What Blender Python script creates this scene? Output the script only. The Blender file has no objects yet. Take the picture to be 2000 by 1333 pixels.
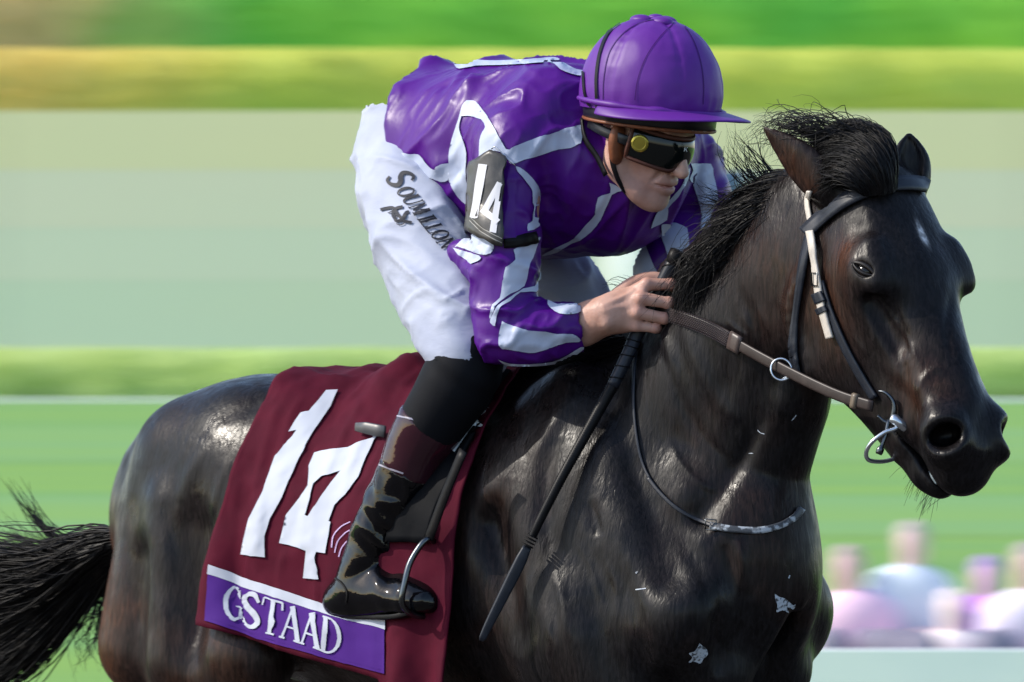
import bpy, bmesh, math, random
import numpy as np
from mathutils import Vector
from mathutils.bvhtree import BVHTree
from mathutils.geometry import delaunay_2d_cdt

random.seed(4); RNG = np.random.default_rng(7)
scene = bpy.context.scene
COL = scene.collection

# ------------------------------------------------------------------ camera
CAM_D, CAM_Z, PPM = 22.0, 1.634, 1000.0        # distance to the horse, eye height, photograph pixels per metre there
cam_data = bpy.data.cameras.new('camera'); cam = bpy.data.objects.new('camera', cam_data); COL.objects.link(cam)
cam.location = (0, -CAM_D, CAM_Z); cam.rotation_euler = (math.radians(90), 0, 0)
cam_data.sensor_width = 36.0
cam_data.lens = 36.0 * PPM * CAM_D / 2000.0
cam_data.clip_start = 0.5; cam_data.clip_end = 3000.0
cam_data.dof.use_dof = True
cam_data.dof.focus_distance = CAM_D - 0.45
cam_data.dof.aperture_fstop = 19.0
cam_data.dof.aperture_ratio = 0.18               # wide oval bokeh
scene.camera = cam

# ------------------------------------------------------------------ sky, sun, exposure
SUN_AZ = math.radians(184)      # direction the light comes from, counted from +X (right) towards +Y (away)
SUN_EL = math.radians(38)
world = bpy.data.worlds.new('World'); scene.world = world; world.use_nodes = True
wn = world.node_tree.nodes; wl = world.node_tree.links
bgn = wn['Background']
sky = wn.new('ShaderNodeTexSky'); sky.sky_type = 'NISHITA'; sky.sun_disc = False
sky.sun_elevation = SUN_EL; sky.sun_rotation = math.radians(90) - SUN_AZ
wl.new(sky.outputs[0], bgn.inputs[0]); bgn.inputs[1].default_value = 0.15
sun_data = bpy.data.lights.new('sun', 'SUN'); sun_data.energy = 2.5; sun_data.angle = math.radians(0.6); sun_data.color = (1.0, 0.93, 0.82)
sun = bpy.data.objects.new('sun', sun_data); COL.objects.link(sun)
SUN_DIR = Vector((math.cos(SUN_EL)*math.cos(SUN_AZ), math.cos(SUN_EL)*math.sin(SUN_AZ), math.sin(SUN_EL)))
sun.rotation_euler = SUN_DIR.to_track_quat('Z', 'Y').to_euler(); sun.location = (-6, -4, 8)
scene.view_settings.view_transform = 'Standard'; scene.view_settings.look = 'None'
scene.view_settings.exposure = 0.80; scene.view_settings.gamma = 1.0; scene.view_settings.use_curve_mapping = False
scene.cycles.use_denoising = True
scene.cycles.max_bounces = 6

# ------------------------------------------------------------------ frames
TH = math.radians(42)                    # how far the horse is turned towards the camera
FX = np.array([math.cos(TH), -math.sin(TH), 0.0]); RX = np.array([-math.sin(TH), -math.cos(TH), 0.0]); UZ = np.array([0, 0, 1.0])
ORG = np.array([0.15, 0.0, 0.0])         # ground point below the withers
def A3(*p): return np.array(p, float)
def W(p):                                # horse frame (forward, right, up) -> world
    p = np.asarray(p, float); return ORG + p[..., 0:1]*FX + p[..., 1:2]*RX + p[..., 2:3]*UZ
def HF(w):                               # world -> horse frame
    w = np.asarray(w, float) - ORG; return np.stack([w @ FX, w @ RX, w @ UZ], -1)
CAMP = np.array([0, -CAM_D, CAM_Z])
def ray(px, py): return A3((px-1000.0)/PPM/CAM_D, 1.0, -(py-666.5)/PPM/CAM_D)
def PY(px, py, Y): return CAMP + ray(px, py)*(Y + CAM_D)          # world point at depth Y
def QY(px, py, Y): return HF(PY(px, py, Y))
def Q(px, py, v):                        # horse-frame point on sagittal offset v
    d = ray(px, py); t = (v - (CAMP-ORG) @ RX)/(d @ RX); return HF(CAMP + d*t)
def nrm(a): a = np.asarray(a, float); return a/np.linalg.norm(a)

# ------------------------------------------------------------------ noise
def _hash(ix, iy, iz, seed):
    n = (ix*374761393 + iy*668265263 + iz*2147483647 + seed*1274126177) & 0xffffffff
    n = ((n ^ (n >> 13))*1274126177) & 0xffffffff
    n = ((n ^ (n >> 16))*2246822519) & 0xffffffff
    return ((n ^ (n >> 15)) & 0xffffff)/float(0xffffff)*2 - 1
def vnoise(P, seed=0):
    P = np.asarray(P, float); I = np.floor(P).astype(np.int64); f = P - I; f = f*f*f*(f*(f*6-15)+10)
    x, y, z = I[..., 0], I[..., 1], I[..., 2]; r = 0
    for dx in (0, 1):
        for dy in (0, 1):
            for dz in (0, 1):
                w = (f[..., 0] if dx else 1-f[..., 0])*(f[..., 1] if dy else 1-f[..., 1])*(f[..., 2] if dz else 1-f[..., 2])
                r = r + w*_hash(x+dx, y+dy, z+dz, seed)
    return r
def fbm(P, seed=0, o=3):
    r = 0; a = 1.0; t = 0
    for i in range(o): r = r + a*vnoise(np.asarray(P)*2**i, seed+i*17); t += a; a *= .5
    return r/t
def sstep(a, b, x): t = np.clip((x-a)/(b-a), 0, 1); return t*t*(3-2*t)

# ------------------------------------------------------------------ implicit modelling
class Field:
    def __init__(s, ax, ay, az):
        s.ax, s.ay, s.az = [np.asarray(a, np.float32) for a in (ax, ay, az)]
        s.D = np.full((len(ax), len(ay), len(az)), 1.0, np.float32)
    def _box(s, lo, hi):
        sl = []
        for a, l, h in zip((s.ax, s.ay, s.az), lo, hi):
            i = max(int(np.searchsorted(a, l))-1, 0); j = min(int(np.searchsorted(a, h))+1, len(a))
            if j - i < 1: return None
            sl.append(slice(i, j))
        return tuple(sl)
    def _mix(s, lo, hi, fn, k, sub, pad=.05):
        m = pad + k
        b = s._box(np.asarray(lo)-m, np.asarray(hi)+m)
        if b is None: return
        X = s.ax[b[0]][:, None, None]; Y = s.ay[b[1]][None, :, None]; Z = s.az[b[2]][None, None, :]
        d = fn(X, Y, Z).astype(np.float32); o = s.D[b]
        if sub:
            d = -d
            if k > 0: h = np.maximum(k-np.abs(o-d), 0)/k; s.D[b] = np.maximum(o, d) + h*h*k*.25
            else: s.D[b] = np.maximum(o, d)
        else:
            if k > 0: h = np.maximum(k-np.abs(o-d), 0)/k; s.D[b] = np.minimum(o, d) - h*h*k*.25
            else: s.D[b] = np.minimum(o, d)
    def ell(s, c, r, k=.03, R=None, sub=False):
        c = np.asarray(c, float); r = np.asarray(r, float)*np.ones(3)
        R = np.eye(3) if R is None else np.asarray(R, float)          # rows = axes
        e = np.sqrt(((R*r[:, None])**2).sum(0))
        def fn(X, Y, Z):
            x, y, z = X-c[0], Y-c[1], Z-c[2]; k0 = 0; k1 = 0
            for i in range(3):
                q = (x*R[i, 0] + y*R[i, 1] + z*R[i, 2])/r[i]; k0 = k0 + q*q; k1 = k1 + (q/r[i])**2
            k0 = np.sqrt(k0); k1 = np.sqrt(k1)
            return np.where(k1 > 1e-6, k0*(k0-1)/np.maximum(k1, 1e-6), -r.min())
        s._mix(c-e, c+e, fn, k, sub)
    def cap(s, a, b, ra, rb, side=None, k=.03, sub=False, cs=1.0):
        a = np.asarray(a, float); b = np.asarray(b, float)
        ra = np.asarray(ra, float)*np.ones(2); rb = np.asarray(rb, float)*np.ones(2)   # (side radius, other radius)
        ba = b-a; L2 = max(ba @ ba, 1e-9); d = ba/math.sqrt(L2)
        if side is None: side = A3(0, 1, 0) if abs(d[1]) < .9 else A3(0, 0, 1)
        side = np.asarray(side, float); side = nrm(side - d*(side @ d)); up = np.cross(d, side)
        M = max(ra.max(), rb.max())
        def fn(X, Y, Z):
            x, y, z = X-a[0], Y-a[1], Z-a[2]
            t = np.clip((x*ba[0]+y*ba[1]+z*ba[2])/L2, 0, 1)
            x, y, z = x-t*ba[0], y-t*ba[1], z-t*ba[2]
            r1 = ra[0]+(rb[0]-ra[0])*t; r2 = ra[1]+(rb[1]-ra[1])*t; r3 = (r1+r2)*.5*cs
            q1 = (x*side[0]+y*side[1]+z*side[2])/r1; q2 = (x*up[0]+y*up[1]+z*up[2])/r2; q3 = (x*d[0]+y*d[1]+z*d[2])/r3
            k0 = np.sqrt(q1*q1+q2*q2+q3*q3); k1 = np.sqrt((q1/r1)**2+(q2/r2)**2+(q3/r3)**2)
            return np.where(k1 > 1e-6, k0*(k0-1)/np.maximum(k1, 1e-6), -np.minimum(r1, r2))
        s._mix(np.minimum(a, b)-M, np.maximum(a, b)+M, fn, k, sub)
    def chain(s, pts, rad, side=None, k=.012, n=5, k0=None, cs=1.0):
        """spline tube; pts (m,3), rad (m,2); separate field mixed in with k0"""
        P, R = spl(pts, n), spl(np.asarray(rad, float)*np.ones((len(pts), 2)), n)
        if k0 is None:
            for i in range(len(P)-1): s.cap(P[i], P[i+1], R[i], R[i+1], side, k, cs=cs)
            return
        t = Field(s.ax, s.ay, s.az); t.chain(pts, rad, side, k, n, cs=cs); s.merge(t, k0)
    def merge(s, t, k, sub=False):
        o, d = s.D, (-t.D if sub else t.D)
        h = np.maximum(k-np.abs(o-d), 0)/k if k > 0 else 0
        s.D = (np.maximum(o, d) + h*h*k*.25) if sub else (np.minimum(o, d) - h*h*k*.25)
    def plane(s, p, n, k=.01):           # keep the side the normal points away from
        n = nrm(n); c = p @ n
        d = s.ax[:, None, None]*n[0] + s.ay[None, :, None]*n[1] + s.az[None, None, :]*n[2] - c
        h = np.maximum(k-np.abs(s.D-d), 0)/k; s.D = (np.maximum(s.D, d) + h*h*k*.25).astype(np.float32)
    def mesh(s, relax=2):
        D = s.D; S = D < 0
        c = np.zeros(tuple(n-1 for n in D.shape), np.int8)
        for dx in (0, 1):
            for dy in (0, 1):
                for dz in (0, 1):
                    c += S[dx:D.shape[0]-1+dx, dy:D.shape[1]-1+dy, dz:D.shape[2]-1+dz]
        I = np.argwhere((c > 0) & (c < 8)); acc = np.zeros((len(I), 3)); cnt = np.zeros(len(I))
        cor = [(x, y, z) for x in (0, 1) for y in (0, 1) for z in (0, 1)]
        for p in cor:
            for ax in range(3):
                if p[ax]: continue
                q = list(p); q[ax] = 1
                d1 = D[I[:, 0]+p[0], I[:, 1]+p[1], I[:, 2]+p[2]]; d2 = D[I[:, 0]+q[0], I[:, 1]+q[1], I[:, 2]+q[2]]
                m = (d1 < 0) != (d2 < 0); t = np.where(m, d1/np.where(m, d1-d2, 1), 0)
                e = np.array(p, float)[None, :].repeat(len(I), 0); e[:, ax] = t
                acc[m] += e[m]; cnt[m] += 1
        V = I + acc/cnt[:, None]
        vid = np.full(c.shape, -1, np.int32); vid[I[:, 0], I[:, 1], I[:, 2]] = np.arange(len(I))
        F = []
        for ax in range(3):
            o1, o2 = [(1, 2), (2, 0), (0, 1)][ax]
            a = np.moveaxis(S, (ax, o1, o2), (0, 1, 2)); v = np.moveaxis(vid, (ax, o1, o2), (0, 1, 2))
            m = a[:-1, 1:-1, 1:-1] != a[1:, 1:-1, 1:-1]; J = np.argwhere(m); i, j, k = J[:, 0], J[:, 1]+1, J[:, 2]+1
            q = np.stack([v[i, j-1, k-1], v[i, j, k-1], v[i, j, k], v[i, j-1, k]], -1)
            f = a[i, j, k]; q[~f] = q[~f][:, ::-1]; F.append(q)
        F = np.concatenate(F); F = F[(F >= 0).all(1)]
        V = np.stack([np.interp(V[:, i], np.arange(len(A)), A) for i, A in enumerate((s.ax, s.ay, s.az))], -1)
        for _ in range(relax): V = V + .5*(lap(V, F) - V)
        return V, F
def axis(*seg):
    """axis(lo, step, hi, step, hi ...)"""
    out = [seg[0]]
    for st, hi in zip(seg[1::2], seg[2::2]):
        while out[-1] < hi - 1e-9: out.append(out[-1]+st)
    return np.array(out)
def spl(P, n):
    P = np.asarray(P, float)
    if len(P) < 3 or n <= 1:
        return np.array([P[i]*(1-t)+P[i+1]*t for i in range(len(P)-1) for t in np.linspace(0, 1, max(n, 1), endpoint=False)]+[P[-1]])
    E = np.vstack([2*P[0]-P[1], P, 2*P[-1]-P[-2]]); out = []
    for i in range(len(P)-1):
        p0, p1, p2, p3 = E[i:i+4]
        for t in np.linspace(0, 1, n, endpoint=False):
            out.append(.5*(2*p1+(p2-p0)*t+(2*p0-5*p1+4*p2-p3)*t*t+(3*p1-p0-3*p2+p3)*t**3))
    return np.array(out+[P[-1]])
def lap(V, F):
    n = len(V); a = F.ravel(); b = np.roll(F, -1, 1).ravel()
    cnt = np.bincount(a, minlength=n) + np.bincount(b, minlength=n); r = np.empty_like(V)
    for i in range(3): r[:, i] = (np.bincount(a, V[b, i], n) + np.bincount(b, V[a, i], n))/np.maximum(cnt, 1)
    r[cnt == 0] = V[cnt == 0]
    return r
def vnormals(V, F):
    N = np.cross(V[F[:, 2]]-V[F[:, 0]], V[F[:, 3 if F.shape[1] > 3 else 1]]-V[F[:, 1]]) if F.shape[1] > 3 else np.cross(V[F[:, 1]]-V[F[:, 0]], V[F[:, 2]]-V[F[:, 0]])
    r = np.zeros_like(V)
    for j in range(F.shape[1]):
        for i in range(3): r[:, i] += np.bincount(F[:, j], N[:, i], len(V))
    return r/np.maximum(np.linalg.norm(r, axis=1, keepdims=True), 1e-12)

# ------------------------------------------------------------------ objects
def empty(name, loc, label=None, cat=None, group=None):
    o = bpy.data.objects.new(name, None); COL.objects.link(o); o.location = loc; o.empty_display_size = .1
    tag(o, label, cat, group); return o
def tag(o, label=None, cat=None, group=None, kind=None):
    if label: o['label'] = label
    if cat: o['category'] = cat
    if group: o['group'] = group
    if kind: o['kind'] = kind
    return o
def origin_of(o):
    p = np.array(o.location)
    while o.parent: o = o.parent; p = p + np.array(o.location)
    return p
def obj(name, V, F, mat, parent=None, loc=None, smooth=True, solid=0, sub=0, bevel=0, mats=None, midx=None, colors=None):
    """mesh object from world-space vertices"""
    V = np.asarray(V, float); base = origin_of(parent) if parent else np.zeros(3)
    loc = base if loc is None else np.asarray(loc, float)
    me = bpy.data.meshes.new(name)
    me.from_pydata((V-loc).tolist(), [], [list(map(int, f)) for f in F])
    for m in (mats or [mat]): me.materials.append(m)
    if midx is not None: me.polygons.foreach_set('material_index', np.asarray(midx, np.int32))
    if smooth: me.polygons.foreach_set('use_smooth', np.ones(len(me.polygons), bool))
    if colors is not None:
        ca = me.color_attributes.new('tint', 'FLOAT_COLOR', 'POINT'); cc = np.ones((len(V), 4), np.float32); cc[:, :colors.shape[1]] = colors
        ca.data.foreach_set('color', cc.ravel())
    me.update()
    o = bpy.data.objects.new(name, me); COL.objects.link(o); o.parent = parent; o.location = loc - base
    if solid: m = o.modifiers.new('t', 'SOLIDIFY'); m.thickness = solid; m.offset = 0
    if bevel: m = o.modifiers.new('b', 'BEVEL'); m.width = bevel; m.segments = 2
    if sub: m = o.modifiers.new('s', 'SUBSURF'); m.levels = sub; m.render_levels = sub
    return o
def join(parts):
    Vs, Fs, n = [], [], 0
    for V, F in parts:
        V = np.asarray(V, float); Vs.append(V); Fs += [[int(i)+n for i in f] for f in F]; n += len(V)
    return np.vstack(Vs), Fs
def box(lo, hi):
    x0, y0, z0 = lo; x1, y1, z1 = hi
    V = [(x0,y0,z0),(x1,y0,z0),(x1,y1,z0),(x0,y1,z0),(x0,y0,z1),(x1,y0,z1),(x1,y1,z1),(x0,y1,z1)]
    return np.array(V, float), [(0,3,2,1),(4,5,6,7),(0,1,5,4),(1,2,6,5),(2,3,7,6),(3,0,4,7)]
def tube(P, r, n=8, caps=True, side=None, flat=None):
    """tube along world points; flat=(w,t): strap cross-section radii"""
    P = np.asarray(P, float); m = len(P); r = np.asarray(r, float)*np.ones(m)
    T = np.gradient(P, axis=0); T /= np.linalg.norm(T, axis=1, keepdims=True)
    u = nrm(np.cross(T[0], (0, 0, 1.0) if abs(T[0][2]) < .9 else (1.0, 0, 0))) if side is None else None
    V = []; F = []
    for i in range(m):
        if side is None: u = nrm(u - T[i]*(u @ T[i])); a = u
        else: s_ = side[i] if np.ndim(side) > 1 else side; a = nrm(np.asarray(s_) - T[i]*(np.asarray(s_) @ T[i]))
        b = np.cross(T[i], a)
        for j in range(n):
            t = 2*math.pi*j/n
            if flat is None: V.append(P[i] + r[i]*(math.cos(t)*a + math.sin(t)*b))
            else:
                c, s_ = math.cos(t), math.sin(t); e = .45
                V.append(P[i] + r[i]*(flat[0]*math.copysign(abs(c)**e, c)*a + flat[1]*math.copysign(abs(s_)**e, s_)*b))
    for i in range(m-1):
        for j in range(n): F.append((i*n+j, i*n+(j+1) % n, (i+1)*n+(j+1) % n, (i+1)*n+j))
    if caps: F.append(tuple(range(n-1, -1, -1))); F.append(tuple((m-1)*n+j for j in range(n)))
    return np.array(V), F
def torus(c, R, r, ax1, ax2, n=28, m=8, a0=0, a1=2*math.pi):
    full = abs(a1-a0-2*math.pi) < 1e-6
    t = np.linspace(a0, a1, n+1); P = np.array([c + R*(math.cos(x)*np.asarray(ax1)+math.sin(x)*np.asarray(ax2)) for x in t])
    return tube(P, r, m, caps=not full, side=np.cross(ax1, ax2))
def bvh_of(*objs):
    Vs, Fs, n = [], [], 0
    for o in objs:
        b = origin_of(o); v = np.empty(len(o.data.vertices)*3); o.data.vertices.foreach_get('co', v); v = v.reshape(-1, 3)+b
        Vs.append(v); Fs += [[i+n for i in p.vertices] for p in o.data.polygons]; n += len(v)
    return BVHTree.FromPolygons([Vector(v) for v in np.vstack(Vs)], Fs)
def cast(bvh, px, py, off=0.0):
    d = ray(px, py); h = bvh.ray_cast(Vector(CAMP), Vector(nrm(d)))
    if h[0] is None: return None
    n = np.array(h[1])
    if n @ d > 0: n = -n
    return np.array(h[0]) + n*off
def laid(name, bvh, pts, wid, mat, parent, off=.002, n=6, across=3, lift=0.0, thick=0.0):
    """tape or printed stroke that lies on a surface: centre line and full width given in photograph pixels"""
    P = spl(pts, n); w = spl(np.asarray(wid, float)*np.ones((len(pts), 1)) if np.ndim(wid) else np.full((len(pts), 1), float(wid)), n)[:, 0]
    return laid_multi(name, bvh, [(P, w)], mat, parent, off, across, thick)
def laid_multi(name, bvh, strokes, mat, parent, off=.002, across=3, thick=0.0, smooth=True):
    V, F = [], []
    for P, w in strokes:
        P = np.asarray(P, float); w = np.asarray(w, float)*np.ones(len(P))
        T = np.gradient(P, axis=0) if len(P) > 2 else np.repeat((P[-1:]-P[:1]), len(P), 0)
        T /= np.maximum(np.linalg.norm(T, axis=1, keepdims=True), 1e-9); Nn = np.stack([-T[:, 1], T[:, 0]], -1)
        ids = []
        for i in range(len(P)):
            row = []
            for j in range(across+1):
                q = P[i] + Nn[i]*w[i]*(j/across-.5); h = cast(bvh, q[0], q[1], off)
                if h is None: row.append(-1)
                else: row.append(len(V)); V.append(h)
            ids.append(row)
        for i in range(len(P)-1):
            for j in range(across):
                f = (ids[i][j], ids[i+1][j], ids[i+1][j+1], ids[i][j+1])
                if min(f) < 0: continue
                q = [V[k] for k in f]
                if max(np.linalg.norm(q[a]-q[a-1]) for a in range(4)) > .09: continue
                F.append(f)
    if not F: print('EMPTY decal', name); return None
    return obj(name, np.array(V), F, mat, parent, solid=thick, smooth=smooth)
def _inside(p, polys):
    c = False
    for q in polys:
        n = len(q)
        for i in range(n):
            (x1, y1), (x2, y2) = q[i], q[i-1]
            if (y1 > p[1]) != (y2 > p[1]) and p[0] < (x2-x1)*(p[1]-y1)/(y2-y1)+x1: c = not c
    return c
def laid_poly(name, bvh, outline, mat, parent, off=.003, step=6.0, holes=(), zoom=None, smooth_pts=1, keep=True, maxe=.05):
    """flat appliqué of any outline (photograph pixels) lying on a surface; zoom=(x0, y0, scale) converts enlarged coordinates"""
    polys = []
    for q in [outline, *holes]:
        q = np.asarray(q, float)
        if zoom: q = q/zoom[2]+np.array(zoom[:2])
        if smooth_pts > 1: q = spl(np.vstack([q, q[:1]]), smooth_pts)[:-1]
        d = []
        for a, b in zip(q, np.roll(q, -1, 0)):
            k = max(int(np.linalg.norm(b-a)/step), 1); d += [a*(1-t)+b*t for t in np.arange(k)/k]
        polys.append(np.array(d))
    co, ed = [], []
    for q in polys: n = len(co); co += [Vector(p) for p in q]; ed += [(n+i, n+(i+1) % len(q)) for i in range(len(q))]
    lo, hi = polys[0].min(0), polys[0].max(0)
    for y in np.arange(lo[1]+step*.6, hi[1], step):
        for x in np.arange(lo[0]+step*.6, hi[0], step):
            if _inside((x, y), polys) and min(np.min(np.linalg.norm(q-(x, y), axis=1)) for q in polys) > step*.5: co.append(Vector((x, y)))
    vs, _, fs, *_r = delaunay_2d_cdt(co, ed, [], 0, 1e-4)
    P = [cast(bvh, v.x, v.y, off) for v in vs]; F = []
    for f in fs:
        c = sum((vs[i] for i in f), Vector((0, 0)))/len(f)
        if any(P[i] is None for i in f) or not _inside(c, polys): continue
        q = [P[i] for i in f]
        if max(np.linalg.norm(q[a]-q[a-1]) for a in range(len(q))) > maxe: continue
        F.append(tuple(f))
    # largest connected piece only
    if keep and F:
        par = list(range(len(P)))
        def find(a):
            while par[a] != a: par[a] = par[par[a]]; a = par[a]
            return a
        for f in F:
            for i in f[1:]: par[find(i)] = find(f[0])
        cnt = {}
        for f in F: r = find(f[0]); cnt[r] = cnt.get(r, 0)+1
        best = max(cnt, key=cnt.get); F = [f for f in F if find(f[0]) == best]
    used = sorted({i for f in F for i in f}); mp = {i: k for k, i in enumerate(used)}
    if not F: print('EMPTY', name); return None
    return obj(name, np.array([P[i] for i in used]), [[mp[i] for i in f] for f in F], mat, parent)
def patch(name, bvh, corners, mat, parent, off=.002, nu=10, nv=10, thick=0.0):
    """four-sided piece lying on a surface, sides given as pixel polylines (top, right, bottom, left), Coons filled"""
    t, r, b, l = [np.asarray(c, float) for c in corners]
    def at(p, s):
        L = np.r_[0, np.cumsum(np.linalg.norm(np.diff(p, axis=0), axis=1))]; L /= L[-1]
        return np.array([np.interp(s, L, p[:, 0]), np.interp(s, L, p[:, 1])])
    V, F, ids = [], [], {}
    for i in range(nu+1):
        for j in range(nv+1):
            u, v = i/nu, j/nv
            q = (1-v)*at(t, u)+v*at(b, u)+(1-u)*at(l, v)+u*at(r, v)-((1-u)*(1-v)*t[0]+u*(1-v)*t[-1]+(1-u)*v*b[0]+u*v*b[-1])
            h = cast(bvh, q[0], q[1], off)
            if h is not None: ids[i, j] = len(V); V.append(h)
    for i in range(nu):
        for j in range(nv):
            k = [(i, j), (i, j+1), (i+1, j+1), (i+1, j)]
            if all(x in ids for x in k): F.append([ids[x] for x in k])
    return obj(name, np.array(V), F, mat, parent, solid=thick)

# ------------------------------------------------------------------ materials
def mat(name, col, rough=.5, spec=.5, metal=0.0, coat=0.0, coat_rough=.1, sheen=0.0, noise=None, bump=None, sss=0.0, aniso=0, wear=None, tint=False):
    """noise=(scale, colour2, contrast lo, hi, stretch xyz); bump=(scale, strength, distance, stretch)"""
    m = bpy.data.materials.new(name); m.use_nodes = True; nt = m.node_tree; n = nt.nodes; l = nt.links; p = n['Principled BSDF']
    p.inputs['Base Color'].default_value = (*col, 1); p.inputs['Roughness'].default_value = rough
    p.inputs['Specular IOR Level'].default_value = spec; p.inputs['Metallic'].default_value = metal
    p.inputs['Coat Weight'].default_value = coat; p.inputs['Coat Roughness'].default_value = coat_rough
    p.inputs['Sheen Weight'].default_value = sheen
    if sss: p.inputs['Subsurface Weight'].default_value = sss; p.inputs['Subsurface Radius'].default_value = (.012, .005, .003); p.inputs['Subsurface Scale'].default_value = 1.0
    tc = n.new('ShaderNodeTexCoord')
    def tex(scale, stretch, detail=4):
        mp = n.new('ShaderNodeMapping'); mp.inputs['Scale'].default_value = stretch; l.new(tc.outputs['Object'], mp.inputs[0])
        t = n.new('ShaderNodeTexNoise'); t.inputs['Scale'].default_value = scale; t.inputs['Detail'].default_value = detail; l.new(mp.outputs[0], t.inputs[0]); return t
    base = None
    if noise:
        sc, c2, lo, hi = noise[:4]; t = tex(sc, noise[4] if len(noise) > 4 else (1, 1, 1))
        mr = n.new('ShaderNodeMapRange'); mr.inputs[1].default_value = lo; mr.inputs[2].default_value = hi; l.new(t.outputs[0], mr.inputs[0])
        mx = n.new('ShaderNodeMix'); mx.data_type = 'RGBA'; mx.inputs[6].default_value = (*col, 1); mx.inputs[7].default_value = (*c2, 1)
        l.new(mr.outputs[0], mx.inputs[0]); l.new(mx.outputs[2], p.inputs['Base Color']); base = mx.outputs[2]
    if tint:
        a = n.new('ShaderNodeAttribute'); a.attribute_name = 'tint'; mx = n.new('ShaderNodeMix'); mx.data_type = 'RGBA'; mx.blend_type = 'MULTIPLY'; mx.inputs[0].default_value = 1
        if base: l.new(base, mx.inputs[6])
        else: mx.inputs[6].default_value = (*col, 1)
        l.new(a.outputs['Color'], mx.inputs[7]); l.new(mx.outputs[2], p.inputs['Base Color'])
    if wear:
        t = tex(wear[0], (1, 1, 1)); mr = n.new('ShaderNodeMapRange'); mr.inputs[1].default_value = .3; mr.inputs[2].default_value = .7
        mr.inputs[3].default_value = wear[1]; mr.inputs[4].default_value = wear[2]; l.new(t.outputs[0], mr.inputs[0]); l.new(mr.outputs[0], p.inputs['Roughness'])
    prev = None
    for b in ([] if not bump else (bump if isinstance(bump, list) else [bump])):
        t = tex(b[0], b[3] if len(b) > 3 else (1, 1, 1)); bp = n.new('ShaderNodeBump'); bp.inputs['Strength'].default_value = b[1]; bp.inputs['Distance'].default_value = b[2]
        l.new(t.outputs[0], bp.inputs['Height'])
        if prev: l.new(prev.outputs[0], bp.inputs['Normal'])
        prev = bp
    if prev: l.new(prev.outputs[0], p.inputs['Normal'])
    return m
# ================================================================== the setting
def wpx(px, Y): return (px-1000)/PPM*(Y+CAM_D)/CAM_D
def zpx(py, Y): return CAM_Z-(py-666.5)/PPM*(Y+CAM_D)/CAM_D

M_turf = mat('turf', (.20, .35, .07), .9, .2, noise=(1.0, (.16, .32, .09), .38, .62, (.05, .16, 1)), bump=(60, .4, .02))
V, F = [], []
g = [-1500, -300, -60, -12, 12, 60, 300, 1500]; gy = [-60, -20, -6, 6, 20, 60, 140, 320, 900, 2400]
for y in gy:
    for x in g: V.append((x, y, 0))
for j in range(len(gy)-1):
    for i in range(len(g)-1): a = j*len(g)+i; F.append((a, a+1, a+len(g)+1, a+len(g)))
tag(obj('turf_ground', V, F, M_turf, smooth=False), kind='structure')

M_added_ground = mat('added_ground', (.085, .075, .066), .95, .1, noise=(3, (.06, .052, .047), .35, .65), bump=(25, .6, .03))  # unseen dark ground, added to cut the green bounce from the turf
V = [(-300, -60, .004), (300, -60, .004), (300, 7, .004), (-300, 7, .004)]
tag(obj('added_ground_sheet', V, [(0, 1, 2, 3)], M_added_ground, smooth=False), kind='structure')
# mown bands of the infield, each a sheet a few millimetres above the turf
M_mown = mat('mown_turf', (.19, .34, .08), .9, .2, noise=(1.0, (.17, .33, .11), .35, .65, (.02, .1, 1)))
for k, (y0, y1) in enumerate([(44, 57), (72, 96), (130, 190)]):
    V = [(-600, y0, .004), (600, y0, .004), (600, y1, .004), (-600, y1, .004)]
    tag(obj('mown_strip', V, [(0, 1, 2, 3)], M_mown, smooth=False), kind='structure')

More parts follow.
